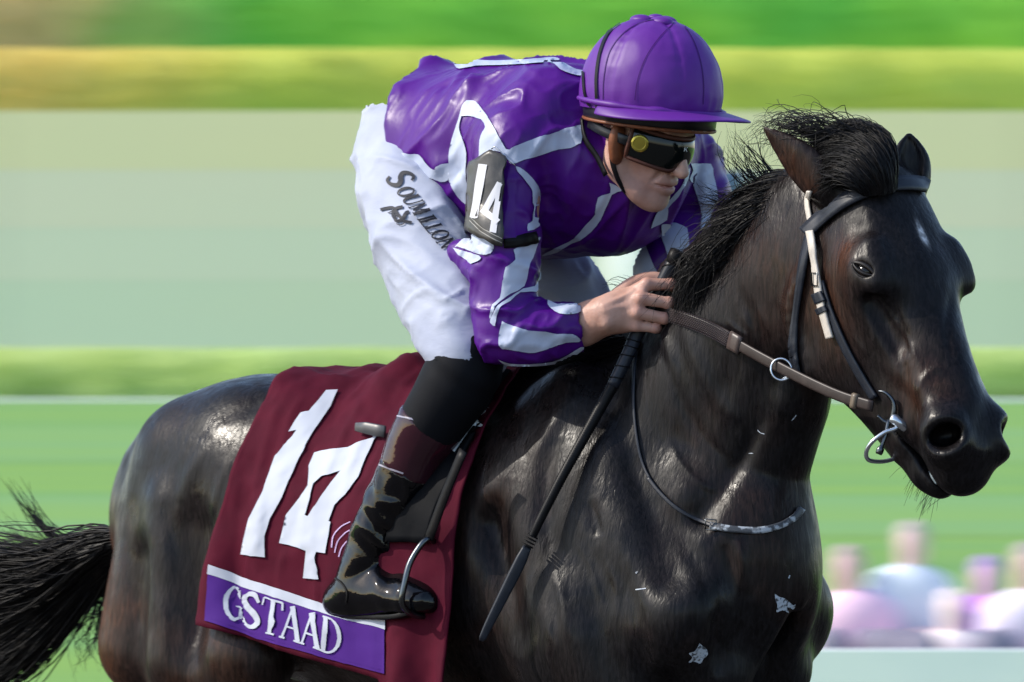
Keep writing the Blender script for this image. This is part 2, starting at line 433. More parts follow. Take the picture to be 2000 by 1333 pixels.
def hedge(name, Y, top, bot, depth, c1, c2, label, seed, x0=-60, x1=60, cell=.8, streak=(.03, .2, .25), flare_tint=None):
    """clipped hedge: a bumpy leafy body plus many leaf faces on its skin"""
    root = empty(name, ((x0+x1)/2, Y, 0), label, 'hedge')
    ma = mat(name+'_leaves', c1, .7, .3, noise=(1.0, c2, .36, .64, streak), bump=(9, .8, .15))
    zt, zb = zpx(top, Y), max(zpx(bot, Y), 0) if bot else 0
    if flare_tint:                         # warm flare at the left, painted into the leaf colour
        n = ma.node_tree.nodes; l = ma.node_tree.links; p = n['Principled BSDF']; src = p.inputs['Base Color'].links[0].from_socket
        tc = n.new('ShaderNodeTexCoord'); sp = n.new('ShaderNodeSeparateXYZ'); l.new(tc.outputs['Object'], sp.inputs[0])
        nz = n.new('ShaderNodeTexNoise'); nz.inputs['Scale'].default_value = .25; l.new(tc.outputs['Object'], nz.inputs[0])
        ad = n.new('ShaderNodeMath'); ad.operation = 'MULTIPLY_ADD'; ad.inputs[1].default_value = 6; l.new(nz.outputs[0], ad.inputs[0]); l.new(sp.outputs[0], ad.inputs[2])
        mr = n.new('ShaderNodeMapRange'); mr.interpolation_type = 'SMOOTHSTEP'; mr.inputs[1].default_value = flare_tint[1]; mr.inputs[2].default_value = flare_tint[2]; mr.inputs[3].default_value = 1; mr.inputs[4].default_value = 0; l.new(ad.outputs[0], mr.inputs[0])
        mx = n.new('ShaderNodeMix'); mx.data_type = 'RGBA'; mx.inputs[7].default_value = (*flare_tint[0], 1); l.new(mr.outputs[0], mx.inputs[0]); l.new(src, mx.inputs[6]); l.new(mx.outputs[2], p.inputs['Base Color'])
    nx = int((x1-x0)/cell); nz = max(int((zt-zb)/cell), 3); V = []; F = []
    prof = [(0, z) for z in np.linspace(zb, zt, nz)] + [(d, zt) for d in np.linspace(0, depth, 4)[1:]]
    for i in range(nx+1):
        for d, z in prof: V.append((x0+(x1-x0)*i/nx, Y+d, z))
    m = len(prof)
    for i in range(nx):
        for j in range(m-1): F.append((i*m+j, (i+1)*m+j, (i+1)*m+j+1, i*m+j+1))
    V = np.array(V); nn = fbm(V*1.1, seed); V[:, 1] += nn*.35; V[:, 2] += np.where(V[:, 2] > zb+.1, vnoise(V*2.3, seed+5)*.06, 0)
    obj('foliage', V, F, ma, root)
    # leaf sprays
    n = 5000; px = RNG.uniform(x0, x1, n); pz = RNG.uniform(zb, zt, n); s = RNG.uniform(.08, .2, n); LV = []; LF = []
    for i in range(n):
        c = A3(px[i], Y-.25+RNG.normal()*.12, pz[i]); a = RNG.normal(size=3); a /= np.linalg.norm(a); b = nrm(np.cross(a, RNG.normal(size=3)))
        k = len(LV); LV += [c-a*s[i], c+b*s[i]*.5, c+a*s[i], c-b*s[i]*.5]; LF.append((k, k+1, k+2, k+3))
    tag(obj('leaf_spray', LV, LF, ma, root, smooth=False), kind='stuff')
    return root
hedge('low_hedge', 300, 681, 800, 3, (.60, .72, .24), (.44, .66, .26), 'low clipped yellow-green hedge in front of the pale boards', 3)
hedge('yellow_hedge', 345, 95, 230, 6, (.72, .72, .13), (.55, .70, .12), 'tall yellow-green clipped hedge showing above the pale boards', 11, cell=1.2, flare_tint=((.85, .62, .16), -13, -4))
hedge('tree_hedge', 380, -70, 120, 8, (.36, .72, .07), (.10, .52, .08), 'bright green tree hedge along the top of the picture', 21, cell=1.2, streak=(.06, .2, .14), flare_tint=((.66, .48, .22), -15, -6))

# long pale boards behind the low hedge
Yb = 330
M_b = [mat('board_paint_%d' % i, c, .6, .3, noise=(1.0, c2, .35, .65, (.03, 1, .12))) for i, (c, c2) in enumerate([
    ((.92, .78, .50), (.86, .77, .50)), ((.82, .78, .62), (.87, .77, .60)), ((.80, .78, .62), (.78, .77, .62)), ((.71, .76, .60), (.77, .76, .57))])]
root = empty('advertising_boards', (0, Yb, 0), 'long pale green-white painted boarding standing behind the low hedge', 'boards')
rows = [(217, 332, 0), (332.3, 445, 1), (445.3, 548, 2), (548.3, 760, 3)]
for r_, (a, b, k) in enumerate(rows):
    zt, zb = zpx(a, Yb), zpx(b, Yb)
    for i in range(8):
        x = -64+16*i; v, f = box((x+.02, Yb, max(zb, 0)), (x+15.98, Yb+.4, zt)); obj('board', v, f, M_b[k], root, smooth=False)
v, f = box((-64, Yb+.42, 0), (64, Yb+.6, zpx(222, Yb))); obj('backing_frame', v, f, mat('frame_grey', (.40, .50, .42), .7), root, smooth=False)

# running rail on posts
M_rail = mat('rail_white', (.8, .82, .82), .35, .5)
def rail(name, Y, ztop, x0, x1, step, r, label):
    root = empty(name, ((x0+x1)/2, Y, 0), label, 'rail')
    P = np.array([(x, Y, ztop) for x in np.linspace(x0, x1, 12)]); v, f = tube(P, r, 10); obj('rail_tube', v, f, M_rail, root)
    x = x0+step/2
    while x < x1:
        P = np.array([(x, Y, 0), (x, Y+.02, ztop*.6), (x, Y, ztop-.01)]); v, f = tube(P, r*.7, 8); obj('post', v, f, M_rail, root); x += step
rail('running_rail', 280, zpx(783, 280), -40, 40, 8, .055, 'thin white running rail far behind the horse in front of low hedge')

# white barrier and blurred spectators at the lower right
Yc = 26
root = empty('white_barrier', (wpx(1850, Yc), Yc, 0), 'long white barrier board in front of the spectators', 'barrier')
M_wb = mat('barrier_white', (.88, .88, .90), .5, noise=(2, (.80, .82, .86), .4, .6))
zt = zpx(1268, Yc)
for i in range(2):
    x0 = wpx(1540, Yc)+i*1.26; v, f = box((x0, Yc, .06), (x0+1.25, Yc+.05, zt)); obj('panel', v, f, M_wb, root, smooth=False, bevel=.008)
    v, f = box((x0+.1, Yc+.08, 0), (x0+.16, Yc+.4, zt*.8)); obj('foot', v, f, M_wb, root, smooth=False)

def spectator(px, top, w, shirt, hair, skin, label, Y, lean=0.0, hat=None):
    """a seated onlooker: one continuous body mesh, with clothes and hair as children"""
    s = (Y+CAM_D)/CAM_D; x = wpx(px, Y); zt = zpx(top, Y); k = w/1000*s/.44           # k: size against a 0.44 m shoulder width
    k = min(max(k, .76), 1.25); hd = A3(x+lean, Y, zt-.12*k); sh = hd+A3(-lean*.5, .02, -.205*k); hip = A3(x-lean, Y+.12, max(sh[2]-.47*k, .12))
    lo = A3(x-.5, Y-.65, -.05); hi = A3(x+.5, Y+.5, zt+.1)
    ax = [np.arange(lo[i], hi[i], .022) for i in range(3)]
    sk = np.array([1., 0, 0])
    def build(inf, parts):
        f = Field(*ax)
        if 'head' in parts: f.ell(hd, A3(.070, .085, .105)*k+inf, .02); f.cap(hd-A3(0, 0, .07)*k, sh+A3(0, 0, .03), .055*k, .06*k, k=.04)
        if 'torso' in parts:
            f.chain([hip, hip*.5+sh*.5, sh-A3(0, 0, .06)*k], np.array([(.19, .14), (.19, .125), (.18, .11)])*k+inf, sk, k=.03)
            for d in (-1, 1): f.cap(sh+A3(d*.15*k, 0, -.04*k), sh+A3(d*.21*k, -.06, -.3*k), .06*k+inf, .05*k+inf, k=.05)
        if 'arm' in parts:
            for d in (-1, 1): f.cap(sh+A3(d*.21*k, -.06, -.3*k), hip+A3(d*.08, -.26, .16), .045*k, .035*k, k=.03); f.ell(hip+A3(d*.07, -.3, .15), (.045, .05, .03), .02)
        if 'leg' in parts:
            for d in (-1, 1):
                kn = A3(hip[0]+d*.14, Y-.3, .32 if hip[2] < .4 else hip[2]+.02)
                f.cap(hip+A3(d*.09, 0, 0), kn, .085+inf, .06+inf, k=.04); f.cap(kn, A3(kn[0]+d*.02, Y-.4, .06), .058+inf, .04+inf, k=.03); f.cap(A3(kn[0]+d*.02, Y-.4, .05), A3(kn[0]+d*.04, Y-.55, .04), .04+inf, .035+inf, k=.03)
        return f.mesh(1)
    v, fc = build(0, ('head', 'torso', 'arm', 'leg'))
    o = obj('person', v, fc, mat('skin_far', skin, .5, sss=.1), loc=(x, Y, 0)); tag(o, label, 'person', 'spectators behind the white barrier')
    v, fc = build(.02, ('torso',)); obj('shirt', v, fc, mat('shirt_far', shirt, .8), o)
    v, fc = build(.014, ('leg',)); obj('trousers', v, fc, mat('trousers_far', (.25, .23, .3), .8), o)
    f = Field(*ax); f.ell(hd+A3(0, .02, .03)*k, A3(.080, .09, .105)*k, .02); f.plane(hd+A3(0, -.05, 0), A3(0, -.7, -.5)); v, fc = f.mesh(1)
    obj('hat' if hat else 'hair', v, fc, mat('hair_far', hat or hair, .8), o)
spectator(1668, 1065, 165, (.95, .62, .80), (.48, .36, .36), (.70, .42, .46), 'blurred onlooker in pale pink shirt, nearest the horse', Yc+.9, -.03)
spectator(1772, 1018, 160, (.74, .80, .92), (.52, .42, .42), (.74, .48, .50), 'blurred onlooker in white top, tallest in the middle', Yc+1.0, .02)
spectator(1860, 1150, 130, (.93, .80, .80), (.85, .70, .72), (.85, .65, .62), 'blurred onlooker in cream clothes sitting low beside white-topped onlooker', Yc+.5, .0)
spectator(1918, 1085, 135, (.60, .26, .70), (.45, .28, .60), (.75, .42, .60), 'blurred onlooker in purple top with purple hair or hat', Yc+1.2, .02)
spectator(2010, 1060, 170, (.84, .76, .90), (.45, .35, .36), (.7, .45, .42), 'blurred onlooker in pale lilac top cut by the right edge', Yc+.8, .0)

# white marker post and dark blue board seen through the gaps
Yp = 60
root = empty('marker_post', (wpx(1222, Yp), Yp, 0), 'bright white post seen through the gap beneath the jockey\'s chest', 'post')
v, f = tube(np.array([(wpx(1222, Yp), Yp, z) for z in (0, 1, 2, zpx(330, Yp))]), .105, 16); obj('shaft', v, f, mat('post_white', (.9, .9, .88), .4), root)
v, f = tube(np.array([(wpx(1222, Yp), Yp, z) for z in (zpx(330, Yp), zpx(318, Yp), zpx(312, Yp))]), [.13, .13, .06], 16); obj('cap', v, f, M_rail, root)
root = empty('blue_box', (wpx(1420, Yp), Yp+4, 0), 'small dark blue equipment box on a pole behind the mane', 'box')
v, f = box((wpx(1385, Yp+4), Yp+4, zpx(405, Yp+4)), (wpx(1470, Yp+4), Yp+4.3, zpx(335, Yp+4))); obj('casing', v, f, mat('casing_blue', (.05, .10, .2), .6), root, bevel=.03)
v, f = tube(np.array([(wpx(1430, Yp+4), Yp+4.15, z) for z in (0, 1, zpx(404, Yp+4))]), .05, 10); obj('pole', v, f, mat('pole_grey', (.4, .45, .45), .5), root)
# ================================================================== the horse
# head frame
PHI = math.radians(53)-TH; DEL = math.radians(60)
fh = A3(math.cos(PHI), math.sin(PHI), 0)
HA = math.cos(DEL)*fh - math.sin(DEL)*UZ          # along the head, poll to muzzle
HN = math.sin(DEL)*fh + math.cos(DEL)*UZ          # out of the forehead
HS = A3(-math.sin(PHI), math.cos(PHI), 0)         # to the horse's right
E0 = Q(1806, 515, .05)                            # middle of the brow, on the surface
POLL = E0 - .21*HA
def H(a, s, n): return POLL + a*HA + s*HS + n*HN
HR = np.array([HA, HS, HN])

def build_horse():
    f = Field(axis(-1.34, .0085, .44, .0042, 1.16), axis(-.40, .0055, .40), axis(0, .011, .85, .0085, 1.2, .0046, 2.16))
    SV = A3(0, 1, 0)
    # trunk
    f.chain([(-1.06, 0, 1.24), (-1.0, 0, 1.275), (-.82, 0, 1.28), (-.6, 0, 1.235), (-.3, 0, 1.205), (0, 0, 1.205), (.2, 0, 1.20), (.32, 0, 1.18), (.385, 0, 1.16)],
            [(.13, .20), (.19, .25), (.245, .282), (.275, .30), (.29, .325), (.265, .355), (.225, .335), (.175, .27), (.13, .19)], SV, k=.02, n=4)
    f.cap((-.22, 0, 1.45), (.16, 0, 1.50), (.09, .075), (.07, .10), SV, k=.10)        # withers
    # neck
    f.chain([(.14, 0, 1.33), (.29, 0, 1.49), (.43, 0, 1.65), (.545, .004, 1.755), (.64, .014, 1.82), (.73, .024, 1.845)],
            [(.16, .26), (.125, .232), (.098, .195), (.084, .165), (.078, .140), (.070, .11)], SV, k=.02, n=5)
    f.cap(Q(1200, 655, 0), Q(1580, 352, .005), (.036, .035), (.030, .03), SV, k=.09)   # crest
    f.cap(Q(1478, 1080, 0), Q(1540, 800, 0), (.055, .06), (.05, .05), SV, k=.08)        # windpipe line
    for s in (1, -1):
        # hindquarters
        f.ell((-.80, .125*s, 1.36), (.25, .13, .19), .05)
        f.cap((-.95, .12*s, 1.40), (-1.03, .165*s, 1.02), (.10, .135), (.085, .12), SV, k=.035)      # hamstring
        f.cap((-.90, .17*s, 1.30), (-.88, .215*s, 1.00), (.10, .10), (.085, .105), SV, k=.022)      # biceps femoris
        f.cap((-.74, .15*s, 1.36), (-.70, .235*s, 1.02), (.10, .10), (.075, .09), SV, k=.03)      # vastus
        f.ell((-.69, .235*s, .98), (.09, .06, .10), .05)                                         # stifle
        f.cap((-.80, .19*s, .95), (-1.00, .15*s, .58), (.085, .12), (.042, .055), SV, k=.05)     # gaskin
        f.cap((-1.01, .15*s, .57), (-.98, .15*s, .28), (.036, .045), (.028, .032), SV, k=.03)
        f.cap((-.98, .15*s, .27), (-.91, .15*s, .12), (.032, .034), (.03, .032), SV, k=.03)
        f.cap((-.91, .15*s, .10), (-.87, .15*s, .04), (.042, .05), (.055, .055), SV, k=.02)
        # shoulder and foreleg
        f.cap((.05, .115*s, 1.50), (.36, .165*s, 1.10), (.06, .10), (.075, .11), SV, k=.055)       # shoulder blade
        f.cap((-.02, .14*s, 1.42), (.14, .19*s, 1.05), (.06, .09), (.075, .10), SV, k=.07)        # triceps
        f.ell((.13, .20*s, 1.06), (.14, .075, .13), .06)
        f.ell((.37, .15*s, 1.11), (.095, .085, .12), .035)                                         # point of shoulder
        f.cap((.36, .075*s, 1.17), (.395, .085*s, 1.00), (.075, .075), (.08, .085), SV, k=.03)       # pectoral
        f.cap((.20, .185*s, 1.05), (.27, .175*s, .70), (.085, .125), (.062, .078), SV, k=.04)       # forearm
        f.cap((.27, .175*s, .72), (.29, .17*s, .52), (.06, .07), (.045, .05), SV, k=.03)
        f.cap((.29, .17*s, .50), (.28, .17*s, .26), (.033, .038), (.028, .032), SV, k=.03)
        f.cap((.28, .17*s, .25), (.33, .17*s, .12), (.033, .035), (.03, .032), SV, k=.02)
        f.cap((.34, .17*s, .10), (.37, .17*s, .04), (.04, .048), (.055, .055), SV, k=.02)
        # neck muscles and jugular groove
        f.cap((.16, .11*s, 1.42), (.56, .062*s, 1.80), (.028, .07), (.02, .05), SV, k=.05)
        f.cap((.30, .088*s, 1.26), (.54, .062*s, 1.66), (.026, .05), (.02, .04), SV, k=.03)
        f.cap((.42, .155*s, 1.30), (.55, .104*s, 1.58), .008, .006, k=.06, sub=True)
        f.cap((.30, .20*s, 1.40), (.40, .222*s, 1.20), .010, .010, k=.08, sub=True)              # groove before the shoulder
        f.cap((-.02, .26*s, 1.28), (.05, .30*s, 1.08), .010, .012, k=.07, sub=True)
        f.cap((-.97, .265*s, 1.20), (-.96, .290*s, .98), .012, .014, k=.07, sub=True)
        f.cap((-.80, .285*s, 1.26), (-.80, .33*s, 1.02), .012, .014, k=.07, sub=True)
        f.cap((.25, .28*s, 1.12), (.33, .26*s, .92), .010, .012, k=.06, sub=True)
    f.cap((.48, 0, 1.10), (.50, 0, .88), (.014, .04), (.016, .05), SV, k=.06, sub=True)             # groove between the pectorals
    # ---------------- head
    h = [(.00, -.088, .078, .075), (.09, -.092, .100, .090), (.19, -.096, .108, .094), (.28, -.094, .094, .090), (.37, -.104, .068, .098),
         (.46, -.095, .052, .086), (.54, -.086, .052, .074), (.595, -.083, .050, .060)]
    f.chain([H(a, 0, n) for a, n, _, _ in h], [(w, d) for _, _, w, d in h], HS, k=.012, n=4, cs=.6)
    f.cap(H(.03, 0, -.032), H(.20, 0, -.026), (.065, .030), (.084, .025), HS, k=.06)       # forehead
    f.cap(H(.22, 0, -.036), H(.50, 0, -.032), (.048, .03), (.030, .024), HS, k=.05)         # nasal bone
    for s in (1, -1):
        f.ell(H(.205, .094*s, -.052), (.056, .040, .042), .045, HR)                          # orbit
        f.cap(H(.165, .096*s, -.020), H(.238, .108*s, -.028), .010, .010, k=.035)            # brow bone
        f.ell(H(.195, .070*s, -.205), (.140, .042, .122), .06, HR)                          # jowl
        f.chain([H(.225, .108*s, -.085), H(.29, .094*s, -.092), H(.36, .074*s, -.092), H(.40, .062*s, -.092)], [(.011, .011), (.011, .011), (.008, .008), (.005, .005)], k=.008, k0=.022)   # facial crest
        f.chain([H(.27, .094*s, -.135), H(.34, .078*s, -.120), H(.41, .064*s, -.085), H(.46, .054*s, -.060)], [(.005, .005)]*4, k=.004, k0=.012)   # vein
        f.chain([H(.25, .085*s, -.050), H(.33, .070*s, -.058), H(.42, .056*s, -.066)], [(.010, .010), (.009, .009), (.007, .007)], k=.004) if False else None
        t_ = Field(f.ax, f.ay, f.az); t_.chain([H(.26, .104*s, -.055), H(.34, .086*s, -.060), H(.43, .068*s, -.072)], [(.012, .012), (.012, .012), (.008, .008)], k=.006); f.merge(t_, .030, sub=True)
        f.chain([H(.09, .098*s, -.16), H(.15, .112*s, -.27), H(.27, .098*s, -.305)], [(.010, .010)]*3, k=.006, k0=.03)   # edge of the jowl
        f.cap(H(.28, .052*s, -.265), H(.50, .034*s, -.195), (.022, .045), (.020, .030), HS, k=.06)
        f.cap(H(.30, .058*s, -.18), H(.48, .046*s, -.14), (.02, .05), (.018, .04), HS, k=.05)
        f.cap(H(.39, .050*s, -.060), H(.52, .054*s, -.046), .016, .020, k=.04)              # false nostril ridge
        f.ell(H(.558, .054*s, -.052), (.058, .044, .052), .03, HR)                         # nostril rim
    f.cap(H(.42, 0, -.200), H(.56, 0, -.172), (.042, .040), (.040, .032), HS, k=.04)
    f.ell(H(.590, 0, -.094), (.052, .052, .054), .03, HR)                                # upper lip
    f.ell(H(.618, .0, -.102), (.032, .046, .034), .025, HR)
    f.ell(H(.578, 0, -.170), (.046, .040, .030), .02, HR)                                # lower lip, chin
    f.ell(H(.550, 0, -.186), (.040, .036, .028), .03, HR)
    # mouth line
    mp = [H(.485, 0, -.160), H(.53, 0, -.154), H(.59, 0, -.147), H(.67, 0, -.142)]
    f.chain(mp, [(.08, .003)]*4, HS) if False else None
    t = Field(f.ax, f.ay, f.az)
    for a, b, r1, r2 in zip(mp[:-1], mp[1:], (.0028, .0045, .006), (.0045, .006, .008)): t.cap(a, b, (.075, r1), (.075, r2), HS, k=.0)
    f.merge(t, .006, sub=True)
    for s in (1, -1):
        d = nrm(.66*s*HS+.58*HN+.30*HA); t1 = nrm(s*HS-HN*.9-d*((s*HS-HN*.9) @ d)); t2 = np.cross(d, t1)
        f.ell(H(.558, .054*s, -.052)+d*.050, (.047, .030, .038), .016, np.array([t1, t2, d]), sub=True)      # nostril
        f.ell(H(.552, .046*s, -.056)+d*.006, (.034, .024, .034), .012, np.array([t1, t2, d]), sub=True)
        e = nrm(.80*s*HS+.60*HN); et = nrm(-.60*s*HS+.80*HN); el_ = nrm(.67*HA+.50*et); es_ = np.cross(e, el_)
        f.ell(H(.207, .094*s, -.052)+e*.043, (.021, .010, .014), .006, np.array([el_, es_, e]), sub=True)      # eye opening
    # ears
    for s, base, tip, mid, face in ((1, Q(1618, 368, .10), Q(1491, 248, .15), Q(1556, 308, .13), A3(-.35, -.5, .35)),
                                    (-1, Q(1772, 372, -.045), Q(1776, 262, -.060), Q(1778, 312, -.055), A3(.7, .45, 0))):
        face = nrm(face); ax_ = nrm(tip-base); wd = nrm(np.cross(ax_, face))
        e = Field(f.ax, f.ay, f.az)
        e.chain([base, base*.55+mid*.45, mid, tip*.55+mid*.45, tip], [(.036, .030), (.043, .022), (.039, .014), (.023, .009), (.004, .004)], wd, k=.004, n=4)
        c = Field(f.ax, f.ay, f.az)
        of = face*.017
        c.chain([base*.6+mid*.4+of, mid+of*.95, tip*.5+mid*.5+of*.6, tip*.85+mid*.15+of*.3], [(.018, .017), (.024, .015), (.014, .009), (.004, .004)], wd, k=.004, n=4)
        e.merge(c, .004, sub=True); f.merge(e, .018)
    V, F = f.mesh(1)
    return V, F
HV, HFc = build_horse()
# fine muscle and vein relief
Nh = vnormals(HV, HFc)
headw = sstep(.62, .75, HV[:, 0])
rel = fbm(HV*A3(4.5, 5, 3.5), 3, 2)*.006*(1-headw) + fbm(HV*A3(14, 14, 9), 9, 2)*.0014
HV = HV + Nh*rel[:, None]
# sinews, veins and the furrows between muscles: lines found on the hide, raised or sunk into it
_bt = BVHTree.FromPolygons([Vector(v) for v in W(HV)], HFc.tolist())
def furrow(pts, r, amp, taper=True):
    global HV
    P = [cast(_bt, x, y) for x, y in spl(pts, 6)]; P = HF(np.array([p for p in P if p is not None]))
    lo, hi = P.min(0)-3*r, P.max(0)+3*r; m = np.nonzero(((HV > lo) & (HV < hi)).all(1))[0]
    D = np.full(len(m), 9.0); T = np.zeros(len(m))
    for i in range(len(P)-1):
        ba = P[i+1]-P[i]; t = np.clip((HV[m]-P[i]) @ ba/max(ba @ ba, 1e-12), 0, 1); d = np.linalg.norm(HV[m]-P[i]-t[:, None]*ba, axis=1)
        c = d < D; D[c] = d[c]; T[c] = (i+t[c])/(len(P)-1)
    w = np.exp(-(D/r)**2)*(np.sin(math.pi*np.clip(T, .02, .98))**.6 if taper else 1)
    HV[m] += Nh[m]*(amp*w)[:, None]
for q, r, a in (
    ([(1500, 800), (1460, 880), (1410, 960), (1370, 1010)], .016, -.007), ([(1295, 690), (1325, 770), (1370, 850), (1430, 905)], .012, -.005), ([(1300, 850), (1330, 905), (1370, 945), (1420, 965)], .006, .0035),
    ([(1290, 640), (1310, 700), (1322, 760)], .010, .005), ([(1330, 620), (1360, 700), (1400, 780), (1450, 830)], .016, .006), ([(1440, 560), (1480, 640), (1500, 720)], .014, -.005),
    ([(1466, 600), (1474, 625), (1480, 650)], .005, .003), ([(1480, 596), (1488, 620), (1494, 645)], .005, .003), ([(1452, 610), (1460, 634), (1468, 655)], .005, .003), ([(1420, 625), (1440, 645), (1465, 660)], .005, .003),
    ([(1090, 850), (1066, 940), (1068, 1030), (1090, 1100)], .022, -.010), ([(1150, 975), (1160, 1015), (1168, 1050)], .012, -.008), ([(1120, 760), (1080, 830), (1040, 900)], .022, .007),
    ([(1200, 800), (1230, 900), (1260, 980), (1300, 1060)], .020, -.007), ([(1290, 990), (1330, 1050), (1370, 1120), (1395, 1200)], .018, -.008), ([(1440, 1050), (1450, 1100), (1452, 1160)], .010, .007), ([(1415, 1060), (1425, 1110), (1432, 1160)], .010, -.006),
    ([(1402, 1190), (1404, 1250), (1402, 1330)], .020, -.016), ([(1085, 1120), (1100, 1180), (1105, 1250)], .010, .006), ([(1000, 930), (965, 1010), (985, 1100), (1010, 1180)], .020, -.008), ([(1060, 1180), (1075, 1240), (1080, 1310)], .014, .006),
    ([(1210, 1100), (1240, 1180), (1255, 1260), (1250, 1330)], .018, -.007), ([(1130, 1060), (1160, 1120), (1180, 1200)], .006, .0035), ([(1180, 1090), (1205, 1150), (1200, 1220)], .005, .003),
    ([(345, 930), (330, 1010), (345, 1100), (360, 1180)], .018, -.009), ([(410, 860), (370, 930), (345, 985)], .016, .008), ([(395, 1000), (385, 1070), (395, 1140)], .012, .006), ([(262, 960), (250, 1040), (255, 1130), (280, 1240)], .020, -.008), ([(430, 820), (470, 800), (520, 790)], .018, -.006), ([(300, 1150), (320, 1220), (325, 1290)], .012, .007), ([(450, 890), (425, 960), (410, 1030)], .010, .005),
    ([(1530, 640), (1545, 720), (1570, 780)], .012, -.006), ([(1740, 560), (1760, 640), (1780, 700)], .010, -.004), ([(1790, 770), (1805, 740), (1830, 720), (1850, 735)], .008, .004), ([(1700, 560), (1730, 600), (1770, 660), (1800, 720)], .006, .0035), ([(1650, 600), (1670, 660), (1700, 700)], .005, .003), ([(1860, 560), (1850, 640), (1862, 720)], .010, -.004)):
    furrow(q, r*(1.2 if q[0][0] < 600 else 1), a*(.55 if q[0][0] < 600 else .85))
EARS = [(Q(1618, 368, .10), Q(1491, 248, .15))]

def coat_colors(P):
    u, v, z = P.T; c = np.zeros((len(P), 3)); loc = np.stack([(P-POLL) @ HA, (P-POLL) @ HS, (P-POLL) @ HN], -1)
    n = fbm(P*4, 31, 3); n2 = fbm(P*11, 41, 3)
    black = A3(.0075, .0066, .0076); brown = A3(.050, .019, .009); mid = A3(.018, .011, .009)
    b = np.zeros(len(P))
    hd = sstep(-.06, .02, loc[:, 0])*(headw)
    # muzzle sides, cheeks and round the eye are brown
    b += hd*.9*np.exp(-(((loc[:, 0]-.44)/.10)**2 + ((np.abs(loc[:, 1])-.05)/.04)**2 + ((loc[:, 2]+.07)/.06)**2))
    b += hd*.75*np.exp(-(((loc[:, 0]-.20)/.12)**2 + ((loc[:, 2]+.19)/.10)**2))
    b += hd*1.0*np.exp(-(((loc[:, 0]-.15)/.05)**2 + ((np.abs(loc[:, 1])-.12)/.03)**2 + ((loc[:, 2]+.065)/.035)**2))
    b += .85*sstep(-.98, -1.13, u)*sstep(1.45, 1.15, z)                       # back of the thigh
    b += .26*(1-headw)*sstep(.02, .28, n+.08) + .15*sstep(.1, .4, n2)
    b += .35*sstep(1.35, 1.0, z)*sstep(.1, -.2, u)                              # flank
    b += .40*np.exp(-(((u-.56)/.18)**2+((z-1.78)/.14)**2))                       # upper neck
    for e0, e1 in EARS:                                                          # brown near ear
        ba = e1-e0; t = np.clip((P-e0) @ ba/(ba @ ba), 0, 1); b += .75*np.exp(-(np.linalg.norm(P-e0-t[:, None]*ba, axis=1)/.04)**4)*(t > .05)*(1-.5*t)
    b -= .8*hd*sstep(.52, .60, loc[:, 0])                                       # dark nose
    b = np.clip(b, 0, 1)[:, None]
    c = black*(1-b) + (mid*(1-b) + brown*b)*b
    star = np.exp(-(((loc[:, 0]-.155)/.020)**2 + ((loc[:, 1]+.006)/.006)**2))*hd*(loc[:, 2] > -.06)
    star = np.clip(star*1.5+n2*.3*star, 0, 1)[:, None]
    c = c*(1-star) + A3(.5, .5, .52)*star
    ins = np.exp(-((np.linalg.norm((loc-A3(.562, 0, -.048))*A3(1, 0, 1), axis=1)/.032)**2))*(np.abs(loc[:, 1]) < .078)*hd
    c = c*(1-ins[:, None]) + A3(.003, .002, .002)*ins[:, None]
    return c
M_coat = bpy.data.materials.new('horse_coat'); M_coat.use_nodes = True
